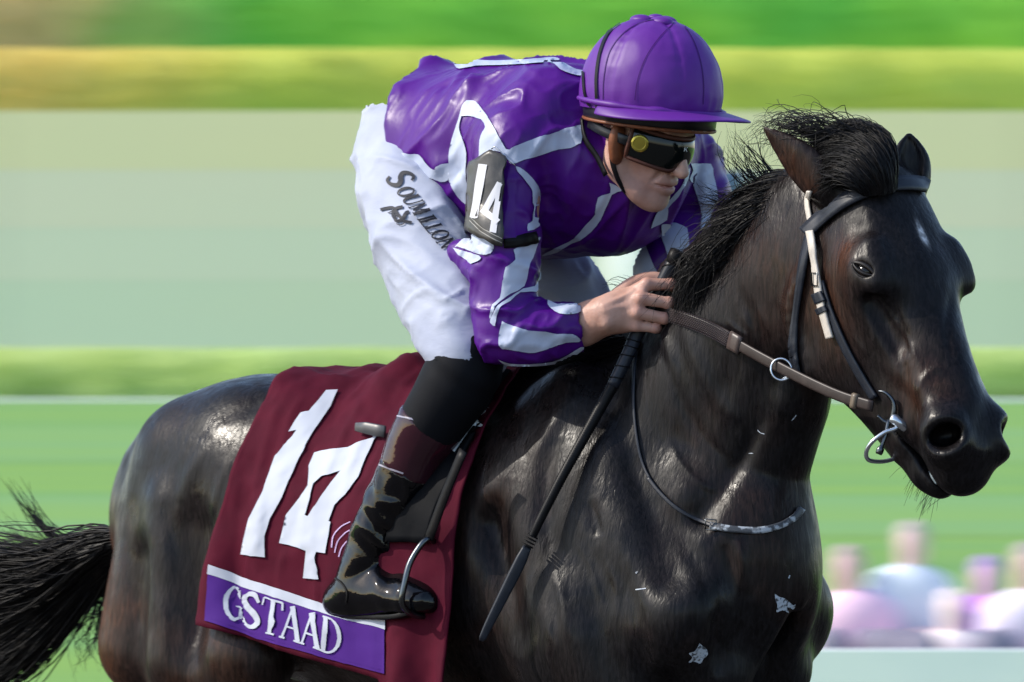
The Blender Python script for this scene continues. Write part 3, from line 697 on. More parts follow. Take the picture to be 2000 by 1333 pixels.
def _coat():
    nt = M_coat.node_tree; n = nt.nodes; l = nt.links; p = n['Principled BSDF']
    a = n.new('ShaderNodeAttribute'); a.attribute_name = 'tint'; tc = n.new('ShaderNodeTexCoord')
    def nz(sc, det, st=(1, 1, 1), rot=(0, 0, 0)):
        mp = n.new('ShaderNodeMapping'); mp.inputs['Scale'].default_value = st; mp.inputs['Rotation'].default_value = rot; l.new(tc.outputs['Object'], mp.inputs[0])
        t = n.new('ShaderNodeTexNoise'); t.inputs['Scale'].default_value = sc; t.inputs['Detail'].default_value = det; t.inputs['Distortion'].default_value = .6; l.new(mp.outputs[0], t.inputs[0]); return t.outputs[0]
    def mr(x, a0, a1, b0, b1):
        m = n.new('ShaderNodeMapRange'); m.inputs[1].default_value = a0; m.inputs[2].default_value = a1; m.inputs[3].default_value = b0; m.inputs[4].default_value = b1; l.new(x, m.inputs[0]); return m.outputs[0]
    hair = nz(150, 3, (1, 1, .16), (0, .5, 0)); clump = nz(38, 3, (1, 1, .30), (0, .5, 0)); big = nz(5, 4)
    mx = n.new('ShaderNodeMix'); mx.data_type = 'RGBA'; mx.blend_type = 'MULTIPLY'; mx.inputs[0].default_value = 1.0; l.new(a.outputs['Color'], mx.inputs[6])
    cr = n.new('ShaderNodeCombineColor'); fl = mr(hair, .35, .7, .5, 1.5)
    for i in range(3): l.new(fl, cr.inputs[i])
    l.new(cr.outputs[0], mx.inputs[7]); l.new(mx.outputs[2], p.inputs['Base Color'])
    r = n.new('ShaderNodeMath'); r.operation = 'ADD'; l.new(mr(big, .3, .7, .26, .42), r.inputs[0]); sw = nz(17, 5); r0 = n.new('ShaderNodeMath'); r0.operation = 'ADD'; l.new(mr(clump, .3, .7, -.06, .10), r0.inputs[0]); l.new(mr(sw, .38, .62, -.06, .09), r0.inputs[1]); l.new(r0.outputs[0], r.inputs[1]); l.new(r.outputs[0], p.inputs['Roughness'])
    p.inputs['Specular IOR Level'].default_value = .17
    p.inputs['Sheen Weight'].default_value = .0; p.inputs['Sheen Roughness'].default_value = .4
    b1 = n.new('ShaderNodeBump'); b1.inputs['Strength'].default_value = .50; b1.inputs['Distance'].default_value = .004; l.new(clump, b1.inputs['Height'])
    b2 = n.new('ShaderNodeBump'); b2.inputs['Strength'].default_value = .45; b2.inputs['Distance'].default_value = .002; l.new(hair, b2.inputs['Height']); l.new(b1.outputs[0], b2.inputs['Normal'])
    l.new(b2.outputs[0], p.inputs['Normal'])
_coat()
horse = obj('horse', W(HV), HFc, M_coat, loc=W(A3(0, 0, 0)), colors=coat_colors(HV))
tag(horse, 'dark brown racehorse cantering towards the right with its head lowered', 'horse')
BV_H = bvh_of(horse)
# eyes
M_lid = mat('eyelid_skin', (.012, .010, .010), .42, .3)
M_eye = mat('eye_dark', (.006, .004, .003), .12, .35)
def sphere(c, r, n=16, R=None):
    V, F = [], []; r = np.asarray(r, float)*np.ones(3); R = np.eye(3) if R is None else np.asarray(R)
    for i in range(n+1):
        for j in range(2*n):
            t, p = math.pi*i/n, math.pi*j/n; V.append(np.asarray(c)+(np.array([math.sin(t)*math.cos(p), math.sin(t)*math.sin(p), math.cos(t)])*r) @ R)
    for i in range(n):
        for j in range(2*n): F.append((i*2*n+j, (i+1)*2*n+j, (i+1)*2*n+(j+1) % (2*n), i*2*n+(j+1) % (2*n)))
    return np.array(V), F
for s in (1, -1):
    e = nrm(.80*s*HS+.60*HN); et = nrm(-.60*s*HS+.80*HN); ec = H(.207, .094*s, -.052); el_ = nrm(.67*HA+.50*et); es_ = np.cross(e, el_); es_ = es_ if es_[2] > 0 else -es_
    v, f_ = sphere(ec+e*.021, .0215); o = obj('eye', W(v), f_, M_eye, horse)
    for nm, up, hh, r in (('upper_eyelid', 1, .0068, .0046), ('lower_eyelid', -1, .0080, .0034), ('lower_eyelid_crease', -1, .0150, .0022)):
        t = np.linspace(-1, 1, 13); al = .026 if 'crease' not in nm else .030
        P = np.array([ec + el_*(al*x) + es_*(up*hh*(1-x*x)**.8) + e*(.0445-.22*(al*x)**2*60*.2-.004*(1-x*x)*(1 if 'crease' in nm else 0)) for x in t])
        v, f_ = tube(W(P), r*(1-.55*t**2), 8); obj(nm, v, f_, M_lid, o)
# ---------------- hair
M_hair = mat('black_hair', (.004, .0038, .005), .45, .22, noise=(30, (.012, .009, .008), .5, .8))
def strands(guides, n, r0, jit, seed, pts=10, spread=None, curl=0.0, taper=.15, lenvar=(.7, 1.0), frm=HF):
    """tapered three-sided hairs scattered between neighbouring guide lines (world space)"""
    rng = np.random.default_rng(seed); G = [spl(g, 5) for g in guides]
    def rs(g):
        L = np.r_[0, np.cumsum(np.linalg.norm(np.diff(g, axis=0), axis=1))]; t = np.linspace(0, L[-1], pts)
        return np.stack([np.interp(t, L, g[:, i]) for i in range(3)], -1)
    G = np.array([rs(g) for g in G]); V = []; F = []
    for _ in range(n):
        x = rng.uniform(0, len(G)-1) if len(G) > 1 else 0; i = min(int(x), max(len(G)-2, 0)); t = x-i
        P = (G[i]*(1-t)+G[i+1]*t) if len(G) > 1 else G[0].copy()
        e = np.linspace(0, 1, pts)[:, None]; f_ = rng.uniform(*lenvar)
        P = np.stack([np.interp(np.linspace(0, f_, pts), np.linspace(0, 1, pts), P[:, k]) for k in range(3)], -1)
        j0 = rng.normal(size=3)*jit*.6; j1 = rng.normal(size=3)*jit*1.6; j2 = rng.normal(size=3)*jit
        P = P + j0*.35 + j1*e**1.5 + j2*np.sin(e*math.pi)
        if curl: ph = rng.uniform(0, 6.28); fr = rng.uniform(5, 11); P = P + curl*e*np.concatenate([np.sin(fr*e+ph), np.cos(fr*e*1.1+ph), np.sin(fr*e*.8+ph*2)], 1)
        T = np.gradient(P, axis=0); T /= np.maximum(np.linalg.norm(T, axis=1, keepdims=True), 1e-9)
        a = np.cross(T, rng.normal(size=3)); a /= np.maximum(np.linalg.norm(a, axis=1, keepdims=True), 1e-9); b = np.cross(T, a)
        r = (r0*rng.uniform(.6, 1.3)*(1-(1-taper)*e**1.5)); k = len(V)
        R_ = np.stack([P+r*a, P+r*(-.5*a+.87*b), P+r*(-.5*a-.87*b)], 1).reshape(-1, 3); V.extend(R_)
        for q in range(pts-1):
            o = k+q*3
            F += [(o, o+1, o+4, o+3), (o+1, o+2, o+5, o+4), (o+2, o, o+3, o+5)]
    return np.array(V), F
def g(*p):                      # guide from (px, py, v) triples
    return np.array([W(Q(*q)) for q in p])
# mane: roots along the crest, hair streaming back over the neck
mane = []
cr = [(1590, 352), (1540, 385), (1480, 432), (1420, 482), (1370, 530), (1330, 566), (1290, 600), (1240, 632), (1180, 668)]
mane_g = [
    g((1600, 352, .0), (1560, 340, .02), (1500, 362, .03), (1440, 395, .03), (1395, 440, .03)),
    g((1575, 372, .02), (1520, 378, .045), (1460, 410, .05), (1410, 452, .05), (1372, 500, .05)),
    g((1540, 395, .03), (1490, 412, .06), (1435, 448, .07), (1398, 492, .075), (1372, 545, .08)),
    g((1500, 428, .035), (1450, 446, .07), (1400, 490, .085), (1370, 540, .09), (1352, 592, .09)),
    g((1455, 465, .04), (1410, 485, .08), (1365, 525, .095), (1354, 567, .10), (1344, 612, .10)),
    g((1410, 500, .045), (1372, 520, .085), (1356, 555, .10), (1344, 592, .105), (1346, 630, .105))]
pieces = [strands(mane_g, 2600, .0015, .010, 1, curl=.004), strands(mane_g, 300, .0010, .024, 101, curl=.010)]
pieces.append(strands([g((1490, 400, .01), (1450, 370, .02), (1425, 320, .03), (1418, 268, .04)), g((1510, 385, .0), (1475, 350, .01), (1440, 310, .02), (1436, 262, .02)), g((1530, 365, .0), (1500, 330, .0), (1480, 290, .02), (1455, 262, .03))], 60, .0014, .010, 2, curl=.006))
pieces.append(strands([g((1480, 415, .01), (1440, 392, .03), (1400, 384, .04), (1350, 340, .06)), g((1450, 430, .01), (1420, 405, .03), (1385, 400, .04), (1345, 410, .06))], 34, .0012, .007, 3, curl=.004))
pieces.append(strands([g((1430, 470, .02), (1395, 470, .04), (1365, 488, .05), (1335, 520, .06)), g((1390, 500, .03), (1368, 500, .05), (1354, 520, .06), (1340, 545, .07))], 60, .0014, .006, 4))
pieces.append(strands([g((1335, 590, .0), (1290, 596, -.02), (1240, 610, -.02), (1195, 622, -.01)), g((1300, 600, .0), (1260, 580, -.03), (1220, 560, -.03), (1188, 572, -.03))], 110, .0014, .008, 5, curl=.004))
pieces.append(strands([g((1300, 625, .01), (1240, 655, .04), (1170, 682, .06), (1090, 705, .07)), g((1290, 650, .05), (1230, 680, .075), (1150, 705, .09), (1070, 730, .10))], 420, .0018, .009, 6))
v, f_ = join(pieces); obj('mane', v, f_, M_hair, horse, smooth=True)
# forelock: bushy hair between the ears, blown back
YF = float(cast(BV_H, 1700, 352)[1])
def gf(*p): return np.array([PY(x, y, YF+d) for x, y, d in p])
pieces = [strands([
    gf((1750, 368, -.01), (1748, 315, -.01), (1728, 270, .01), (1688, 247, .04), (1630, 256, .07), (1570, 300, .10)),
    gf((1742, 374, -.03), (1735, 325, -.035), (1708, 284, -.01), (1670, 264, .03), (1620, 274, .06), (1575, 315, .10)),
    gf((1728, 378, -.035), (1716, 338, -.045), (1690, 302, -.03), (1655, 288, .01), (1615, 300, .05), (1590, 335, .09)),
    gf((1708, 380, -.035), (1692, 350, -.045), (1668, 325, -.03), (1640, 318, .0), (1612, 330, .04), (1595, 358, .07)),
    gf((1685, 380, -.03), (1670, 362, -.04), (1650, 346, -.03), (1632, 345, -.01), (1616, 358, .02), (1608, 378, .04))], 2600, .0015, .006, 11, pts=12, curl=.005)]
pieces.append(strands([gf((1690, 270, .0), (1640, 236, .02), (1590, 240, .04), (1560, 262, .05), (1578, 285, .05)), gf((1640, 270, .04), (1590, 246, .07), (1545, 244, .10), (1510, 254, .12), (1480, 285, .13)),
                       gf((1600, 280, .06), (1560, 258, .09), (1520, 252, .12), (1480, 270, .13), (1465, 300, .14))], 150, .0012, .012, 12, pts=14, curl=.018))
pieces.append(strands([gf((1690, 262, .0), (1678, 244, .0), (1668, 230, .0)), gf((1720, 275, .0), (1705, 252, .0), (1690, 244, .0))], 16, .001, .005, 13))
v, f_ = join(pieces); obj('forelock', v, f_, M_hair, horse)
# tail streaming out behind
tg = [g((225, 1040, .03), (170, 1050, .03), (110, 1090, .04), (40, 1085, .05), (-60, 1075, .06), (-160, 1085, .06)),
      g((222, 1060, .03), (160, 1080, .03), (90, 1125, .03), (10, 1150, .04), (-80, 1165, .04), (-200, 1170, .04)),
      g((220, 1085, .0), (165, 1115, .0), (100, 1170, .0), (20, 1220, .0), (-70, 1260, .0), (-190, 1290, .0)),
      g((222, 1105, -.02), (175, 1150, -.02), (120, 1215, -.02), (50, 1290, -.02), (-30, 1350, -.02), (-140, 1410, -.02))]
pieces = [strands(tg, 2800, .0020, .018, 21, pts=12, curl=.006)]
pieces.append(strands([g((215, 1050, .04), (130, 1060, .05), (70, 1010, .06), (8, 925, .07)), g((210, 1052, .03), (120, 1062, .03), (66, 1010, .03), (50, 955, .04))], 46, .0022, .008, 22))
pieces.append(strands([g((205, 1060, .04), (120, 1090, .05), (60, 1060, .05), (2, 998, .06)), g((200, 1070, .04), (110, 1090, .05), (50, 1060, .05), (-10, 1070, .06))], 50, .0020, .010, 23, curl=.006))
pieces.append(strands([g((215, 1130, -.03), (205, 1190, -.03), (190, 1250, -.02), (205, 1310, -.02)), g((210, 1140, -.05), (180, 1200, -.05), (160, 1270, -.05), (150, 1330, -.04))], 46, .0016, .012, 24, curl=.014))
v, f_ = join(pieces); obj('tail', v, f_, M_hair, horse)
# whiskers on the chin and lips
pieces = []
for i in range(46):
    a = RNG.uniform(.53, .62); s_ = RNG.uniform(-.02, .035); p = H(a, s_, -.205+RNG.uniform(-.004, .012)); d = nrm(-HN*1.0+HA*RNG.uniform(-.2, .7)+HS*RNG.uniform(-.4, .6)-UZ*.3); L = RNG.uniform(.02, .05)
    P = np.array([p, p+d*L*.5, p+d*L+A3(0, 0, -.006)]); pieces.append(tube(W(P), [.0005, .0004, .0002], 3))
v, f_ = join(pieces); obj('whiskers', v, f_, M_hair, horse)
# ================================================================== the jockey
M_skin = mat('skin', (.56, .34, .27), .45, .35, noise=(22, (.46, .25, .19), .42, .68), bump=[(170, .30, .002), (45, .25, .004)], sss=.10, tint=True)
M_purple = mat('purple_silk', (.060, .0030, .170), .36, .26, noise=(5, (.076, .006, .20), .35, .65), bump=[(34, .22, .006, (1, 1, .5)), (420, .05, .001)])
M_white = mat('white_silk', (.46, .51, .64), .42, .35, noise=(8, (.40, .45, .60), .4, .65), bump=[(40, .25, .005), (420, .05, .001)])
M_breech = mat('white_breeches', (.40, .43, .53), .6, .22, noise=(10, (.35, .38, .49), .42, .66), bump=[(60, .16, .004, (1, 1, 2.2)), (500, .06, .001)])
M_blackcloth = mat('black_stretch_cloth', (.005, .0055, .008), .7, .12, bump=(300, .1, .001))
M_patent = mat('black_patent_leather', (.002, .002, .003), .06, .36, bump=[(16, .30, .010)])
M_maroonboot = mat('maroon_patent_leather', (.030, .008, .014), .08, .45, bump=[(16, .25, .008)])
M_black = mat('black_leather', (.004, .004, .005), .45, .15, noise=(40, (.009, .008, .009), .4, .7), bump=(180, .15, .001))
M_ink = mat('black_print', (.012, .014, .024), .6, .3)

# head frame: face turned towards the camera and down
PSI = math.radians(40); RHO = math.radians(20)
jf = math.cos(RHO)*A3(math.cos(PSI), -math.sin(PSI), 0) + math.sin(RHO)*A3(0, 0, -1)
ju = math.sin(RHO)*A3(math.cos(PSI), -math.sin(PSI), 0) + math.cos(RHO)*A3(0, 0, 1)
js = np.cross(jf, ju)                                    # the jockey's right
def dirH(d): return np.array([d @ FX, d @ RX, d @ UZ])   # world direction -> horse frame
JF, JU, JS = dirH(jf), dirH(ju), dirH(js)
JC = Q(1257, 262, .065)                                   # centre of the head at eye level
def J(f, s, u): return JC + f*JF + s*JS + u*JU
JR = np.array([JF, JS, JU])

def grid_for(lo, hi, st): return [np.arange(lo[i], hi[i]+st, st) for i in range(3)]
# ---------------- limbs, from the photograph, right side (v > 0); mirrored where hidden
R_SH, R_EL, R_WR = Q(1020, 285, .185), Q(990, 652, .265), Q(1165, 622, .155)
L_SH, L_EL, L_WR = Q(1300, 285, -.19), Q(1372, 440, -.27), Q(1300, 560, -.10)
HIP = Q(850, 290, 0); CHEST = Q(1120, 275, 0)
R_HIP, R_KN, R_AN = Q(815, 345, .10), Q(910, 700, .265), Q(712, 1075, .31)
L_HIP, L_KN, L_AN = R_HIP*A3(1, -.7, 1)+A3(-.05, 0, 0), R_KN*A3(1, -.7, 1)+A3(-.05, 0, 0), R_AN*A3(1, -1, 1)

def body_mesh():
    parts = []
    # trunk and limbs below the clothes
    lo = A3(-.75, -.42, .98); hi = A3(.35, .42, 2.2)
    f = Field(*grid_for(lo, hi, .013)); SV = A3(0, 1, 0)
    f.chain([HIP, HIP*.5+CHEST*.5, CHEST], [(.13, .09), (.12, .085), (.14, .085)], SV, k=.03)
    f.cap(CHEST, J(-.05, 0, -.08), .06, .050, k=.05)
    for a, b, c in ((R_SH, R_EL, R_WR), (L_SH, L_EL, L_WR)):
        f.cap(CHEST*.6+a*.4, a, .07, .055, k=.05); f.cap(a, b, .046, .040, k=.03); f.cap(b, c, .040, .029, k=.02)
    for a, b, c in ((R_HIP, R_KN, R_AN), (L_HIP, L_KN, L_AN)):
        f.cap(a, b, .085, .052, k=.05); f.cap(b, c, .045, .028, k=.03); f.cap(c+A3(-.02, 0, -.065), c+A3(.08, 0, -.085), .024, .016, k=.03)
    f.ell(L_WR+A3(.05, .02, -.01), (.05, .035, .045), .02)
    parts.append(f.mesh(1))
    # head and neck
    lo = JC-.2; hi = JC+.2
    f = Field(*grid_for(lo, hi, .0029))
    f.ell(J(-.012, 0, .045), (.098, .076, .085), .02, JR)
    f.ell(J(.030, 0, -.032), (.060, .054, .075), .03, JR)                       # face
    f.chain([J(-.008, .056, -.030), J(.002, .050, -.068), J(.044, .027, -.102), J(.064, .0, -.112), J(.044, -.027, -.102), J(.002, -.050, -.068), J(-.008, -.056, -.030)],
            [(.013, .018)]*7, JU, k=.02, n=4)                                   # jaw
    f.ell(J(.072, 0, -.106), (.019, .019, .018), .02, JR)                        # chin
    f.ell(J(.078, 0, -.066), (.020, .032, .024), .025, JR)                       # mouth mound
    for s in (1, -1):
        f.ell(J(.055, .042*s, -.024), (.026, .020, .016), .025, JR)              # cheek bone
        f.cap(J(.046, .044*s, -.035), J(.046, .034*s, -.078), .012, .010, k=.03)   # cheek
        f.ell(J(.062, .064*s, -.068), (.026, .016, .024), .02, JR, sub=True)     # hollow cheek
        f.ell(J(.082, .033*s, .012), (.016, .022, .012), .02, JR, sub=True)      # eye socket
        f.ell(J(.076, .033*s, .009), (.013, .014, .012), .004, JR)               # closed eyeball shape
        f.ell(J(.094, .013*s, -.036), (.013, .009, .009), .008, JR)              # nostril wing
        f.ell(J(.096, .010*s, -.046), (.006, .004, .004), .004, JR, sub=True)
        f.cap(J(.092, .020*s, -.034), J(.080, .034*s, -.070), .0035, .003, k=.010, sub=True)   # smile line
        e = J(-.006, .078*s, -.010)                                             # ear
        f.ell(e, (.019, .008, .032), .008, JR); f.ell(e+JS*s*.006, (.011, .004, .021), .004, JR, sub=True)
    f.cap(J(.088, 0, .022), J(.119, 0, -.036), .0078, .0100, k=.010)              # nose
    f.ell(J(.112, 0, -.041), (.015, .011, .010), .010, JR)
    f.cap(J(.080, -.03, .030), J(.080, .03, .030), .012, .012, k=.02)             # brow
    f.chain([J(.081, .025, -.072), J(.092, .012, -.066), J(.094, 0, -.068), J(.092, -.012, -.066), J(.081, -.025, -.072)], [(.004, .004), (.006, .006), (.006, .006), (.006, .006), (.004, .004)], k=.006)
    f.chain([J(.081, .023, -.076), J(.091, .010, -.081), J(.092, 0, -.082), J(.091, -.010, -.081), J(.081, -.023, -.076)], [(.004, .004), (.0065, .0065), (.007, .007), (.0065, .0065), (.004, .004)], k=.006)
    f.chain([J(.086, .027, -.074), J(.097, .012, -.0735), J(.099, 0, -.0745), J(.097, -.012, -.0735), J(.086, -.027, -.074)], [(.002, .002)]*5, k=.0, n=3) if False else None
    m = Field(f.ax, f.ay, f.az)
    m.chain([J(.084, .028, -.0745), J(.096, .013, -.0738), J(.099, 0, -.075), J(.096, -.013, -.0738), J(.084, -.028, -.0745)], [(.0022, .0022)]*5, k=0, n=4); f.merge(m, .004, sub=True)
    f.cap(J(-.03, 0, -.06), J(-.085, 0, -.125), .054, .054, k=.03)                  # neck
    parts.append(f.mesh(1))
    # right forearm and fist
    g_ = hand_field(); parts.append(g_)
    return parts

# fist closed round the rein and the whip; joints given by photograph position and depth
YH = float(W(Q(1250, 600, .135))[1])                       # depth of the back of the hand
WHIP_AX = [PY(1320, 506, YH+.022), PY(1250, 640, YH+.030)]
def hy(px, py, dy): return QY(px, py, YH+dy)
KN = [hy(1263, 556, .000), hy(1252, 583, -.012), hy(1245, 611, -.012), hy(1243, 636, -.002)]      # knuckles, index to little
PI_ = [hy(1310, 556, .008), hy(1306, 592, -.006), hy(1297, 622, -.006), hy(1280, 641, .002)]
DI = [hy(1326, 570, .042), hy(1324, 600, .032), hy(1312, 628, .030), hy(1296, 646, .032)]
TI = [hy(1298, 570, .058), hy(1294, 596, .052), hy(1284, 622, .050), hy(1272, 640, .048)]
def hand_field():
    AP = np.array(KN+PI_+DI+TI+[Q(1085, 648, .205), hy(1185, 616, .012), hy(1303, 552, .052)]); lo = AP.min(0)-.045; hi = AP.max(0)+.045
    f = Field(*grid_for(lo, hi, .0030))
    wr = hy(1185, 616, .012); el = hy(1092, 650, .01)
    f.chain([Q(1085, 648, .205), Q(1135, 637, .172), (Q(1135, 637, .172)+wr)/2+A3(0, 0, .002), wr, hy(1215, 606, .018)], [(.034, .034), (.036, .037), (.032, .035), (.029, .034), (.027, .038)], dirH(A3(0, 1, 0)), k=.01)
    pc = [hy(1214, 584, .020), hy(1210, 600, .016), hy(1208, 616, .016), hy(1212, 632, .020)]
    rk = [.0134, .0138, .0132, .0120]; r1 = [.0112, .0116, .0110, .0096]; r2 = [.0105, .0108, .0100, .0090]
    for i in range(4):
        f.cap(pc[i], KN[i], rk[i]*1.05, rk[i], k=.016)                                  # back of the hand
    for i in range(4):
        t = Field(f.ax, f.ay, f.az)
        t.cap(KN[i], PI_[i], rk[i]*.97, r1[i], k=.0); t.ell(KN[i], rk[i]*1.02, .004); t.ell(PI_[i], r1[i]*1.10, .004)
        t.cap(PI_[i], DI[i], r1[i], r2[i], k=.003); t.cap(DI[i], TI[i], r2[i], r2[i]*.85, k=.003)
        f.merge(t, .0012)
    f.cap(hy(1215, 600, .045), hy(1262, 602, .055), .022, .02, k=.02)                   # palm
    f.chain([hy(1200, 588, .035), hy(1238, 556, .050), hy(1275, 545, .055), hy(1303, 552, .052)], [(.018, .018), (.0145, .0145), (.0125, .0125), (.010, .010)], k=.006, k0=.006)   # thumb
    f.cap(hy(1180, 598, -.016), hy(1236, 570, -.006), .0022, .0022, k=.008)              # tendons
    f.cap(hy(1180, 608, -.018), hy(1232, 596, -.012), .0022, .0022, k=.008)
    f.ell(hy(1186, 632, -.012), (.010, .010, .010), .012)                               # wrist bone
    return f.mesh(1)
bp = body_mesh()
Vb, Fb = join(bp)
# ruddy knuckles, cheeks and stubble
loc = (Vb-JC) @ JR.T; tintc = np.ones((len(Vb), 3))
hd = (np.abs(loc) < .16).all(1)
stub = hd*np.exp(-(((loc[:, 0]-.06)/.05)**2 + ((loc[:, 2]+.085)/.035)**2))*.48
tintc *= 1-stub[:, None]*A3(.8, .9, .85)
lips = hd*np.exp(-(((loc[:, 0]-.093)/.012)**2 + (loc[:, 1]/.022)**2 + ((loc[:, 2]+.074)/.009)**2))
tintc = tintc*(1-lips[:, None]) + tintc*lips[:, None]*A3(.85, .55, .58)
for k_ in KN+PI_:
    w_ = np.exp(-(np.linalg.norm(Vb-k_, axis=1)/.012)**2)[:, None]; tintc = tintc*(1-w_*A3(.05, .30, .28))
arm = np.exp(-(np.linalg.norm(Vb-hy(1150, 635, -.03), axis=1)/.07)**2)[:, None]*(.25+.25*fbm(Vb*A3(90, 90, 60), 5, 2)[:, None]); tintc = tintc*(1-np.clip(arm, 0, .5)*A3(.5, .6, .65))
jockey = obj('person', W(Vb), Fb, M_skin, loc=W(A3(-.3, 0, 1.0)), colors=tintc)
tag(jockey, 'jockey in purple and white silks crouching over the horse, holding reins and whip', 'person')

# ---------------- silks
def silks():
    lo = A3(-.72, -.46, 1.42); hi = A3(.36, .46, 2.26)
    f = Field(*grid_for(lo, hi, .0052)); SV = A3(0, 1, 0)
    f.chain([Q(800, 246, 0), Q(880, 268, 0), Q(960, 290, 0), Q(1050, 312, 0), Q(1130, 316, 0), Q(1190, 318, 0)],
            [(.150, .115), (.168, .128), (.18, .150), (.19, .178), (.19, .170), (.165, .145)], SV, k=.02)
    f.cap(Q(850, 244, 0), Q(1130, 232, 0), (.12, .075), (.14, .07), SV, k=.08)                 # flat of the back
    f.cap(Q(1040, 345, .07), Q(1200, 420, -.03), (.10, .10), (.09, .06), SV, k=.06)               # chest hanging forward
    f.cap(Q(1120, 255, 0), J(-.085, 0, -.115), .09, .062, k=.06)                                 # collar
    # right sleeve
    f.cap(Q(1080, 250, .10), R_SH, .105, .092, k=.07)
    f.chain([R_SH, Q(995, 400, .225), Q(985, 520, .25), Q(984, 615, .265), R_EL+A3(0, 0, 0)], [(.075, .080), (.066, .066), (.060, .062), (.056, .058), (.056, .058)], SV, k=.015)
    f.chain([R_EL, Q(1045, 652, .235), Q(1100, 644, .20), Q(1138, 638, .172)], [(.056, .058), (.053, .055), (.050, .049), (.040, .040)], SV, k=.015)
    f.ell(Q(925, 495, .235), (.055, .035, .028), .03)                                          # bunched cloth behind the arm
    f.cap(Q(905, 492, .235), Q(945, 540, .25), .020, .035, k=.02)
    # left sleeve
    f.cap(Q(1240, 280, -.10), L_SH, .10, .085, k=.07)
    f.chain([L_SH, Q(1345, 350, -.235), L_EL], [(.08, .08), (.066, .066), (.058, .058)], SV, k=.015)
    f.chain([L_EL, Q(1330, 490, -.20), Q(1280, 535, -.15)], [(.058, .058), (.056, .056), (.042, .042)], SV, k=.015)
    pa, pb, pc = Q(838, 130, 0), Q(752, 255, .17), Q(766, 345, .17)
    n = np.cross(pb-pa, pc-pa); n = n if n[0] < 0 else -n
    f.plane(pa, n, .012)
    # cuff ends
    c = Q(1141, 637, .17); d = nrm(R_WR-R_EL)
    t = Field(f.ax, f.ay, f.az); t.cap(c+d*.032, c+d*.07, .06, .06, k=0); f.merge(t, .006, sub=True)
    V, F = f.mesh(1); N = vnormals(V, F)
    # folds: long soft creases, tighter ones round elbow and cuff
    d = np.zeros(len(V))
    def folds(freq, axis_dir, amp, seed, w):
        a = nrm(axis_dir); o1 = nrm(np.cross(a, A3(.3, .5, .8))); o2 = np.cross(a, o1)
        p = np.stack([V @ a*.15, V @ o1, V @ o2], -1)*freq; p = p + .35*np.stack([vnoise(p*.5, seed+3)]*3, -1)
        r = 1-np.abs(vnoise(p, seed)); return amp*(r**3-.35)*w
    torso_w = sstep(.30, .20, np.abs(V[:, 1]))*sstep(1.75, 1.9, V[:, 2]+.3*0)
    arm_w = np.exp(-(np.minimum(np.linalg.norm(V-Q(985, 520, .25), axis=1), np.linalg.norm(V-Q(1040, 650, .235), axis=1))/.17)**2)
    larm_w = sstep(-.17, -.23, V[:, 1])
    d += folds(7.5, A3(.35, .25, .85), .020, 1, torso_w) + folds(15, A3(.70, .1, .6), .008, 2, torso_w) + folds(30, A3(.45, .1, .8), .0026, 12, 1)
    d += folds(16, A3(.2, .9, .25), .012, 3, np.clip(arm_w+larm_w, 0, 1)) + folds(34, A3(.1, .9, -.3), .005, 4, np.clip(arm_w+larm_w, 0, 1))
    d += .003*fbm(V*7, 8, 2)
    cuffw = np.exp(-(np.linalg.norm(V-Q(1125, 640, .18), axis=1)/.05)**2); ang = np.arctan2((V-R_WR) @ A3(0, 0, 1), (V-R_WR) @ A3(.3, .9, 0)); d += cuffw*.0035*np.sin(ang*11)
    # hollow pulled in at the waist and a big drag line from armpit to hip
    def drag(p, q, r, amp):
        ba = q-p; t_ = np.clip((V-p) @ ba/(ba @ ba), 0, 1); return amp*np.exp(-(np.linalg.norm(V-p-t_[:, None]*ba, axis=1)/r)**2)
    d += drag(Q(905, 330, .19), Q(880, 180, .13), .018, -.014) + drag(Q(868, 320, .185), Q(835, 190, .13), .016, .012) + drag(Q(935, 300, .19), Q(930, 170, .13), .018, .014)
    d += drag(Q(960, 300, .19), Q(985, 190, .14), .018, -.015) + drag(Q(1010, 215, .16), Q(1130, 190, .08), .020, .012) + drag(Q(1010, 245, .17), Q(1130, 225, .09), .014, -.012)
    d += drag(Q(1000, 150, .05), Q(860, 190, .09), .020, .010) + drag(Q(1060, 330, .2), Q(1080, 480, .15), .025, -.02)
    V = V + N*d[:, None]
    return V, F
Vs, Fs_ = silks()
silk = obj('silks_jacket', W(Vs), Fs_, M_purple, jockey)
BV_S = bvh_of(silk)
def tape(pts, wid, off=.0035, name='white_seam', n=7, across=4, m=None): return laid(name, BV_S, pts, wid, m or M_white, silk, off, n, across)
def appl(name, zoom, pts, **k): return laid_poly(name, BV_S, pts, M_white, silk, .003, 4.0, zoom=zoom, smooth_pts=2, **k)
Z1 = (860, 180, 3.921); Z2 = (640, 80, 3.333); Z3 = (860, 400, 3.507); Z4 = (1180, 320, 4.443); Z5 = (1060, 0, 3.03)
appl('white_shoulder_seam', Z1, [(205,68),(170,110),(150,190),(110,310),(75,440),(65,560),(65,640),(90,720),(140,800),(200,855),(245,870),(245,800),(225,740),(200,660),(205,560),(208,470),(190,400),(165,330),(150,270),(165,200),(175,188),(240,190),(320,215),(352,270),(330,310),(310,370),(305,480),(310,500),(370,490),(400,470),(420,450),(480,470),(520,520),(545,555),(620,530),(700,500),(800,470),(900,440),(1000,430),(1060,400),(1075,380),(1098,255),(1000,275),(900,300),(780,340),(660,380),(560,420),(508,440),(430,300),(360,180),(300,100),(260,72)])
appl('white_armhole_seam', Z1, [(575,570),(610,580),(660,620),(720,690),(755,760),(760,830),(740,870),(720,880),(715,960),(745,965),(750,1030),(665,1070),(670,1010),(695,990),(700,940),(712,880),(700,850),(700,780),(690,740),(640,670),(590,610)])
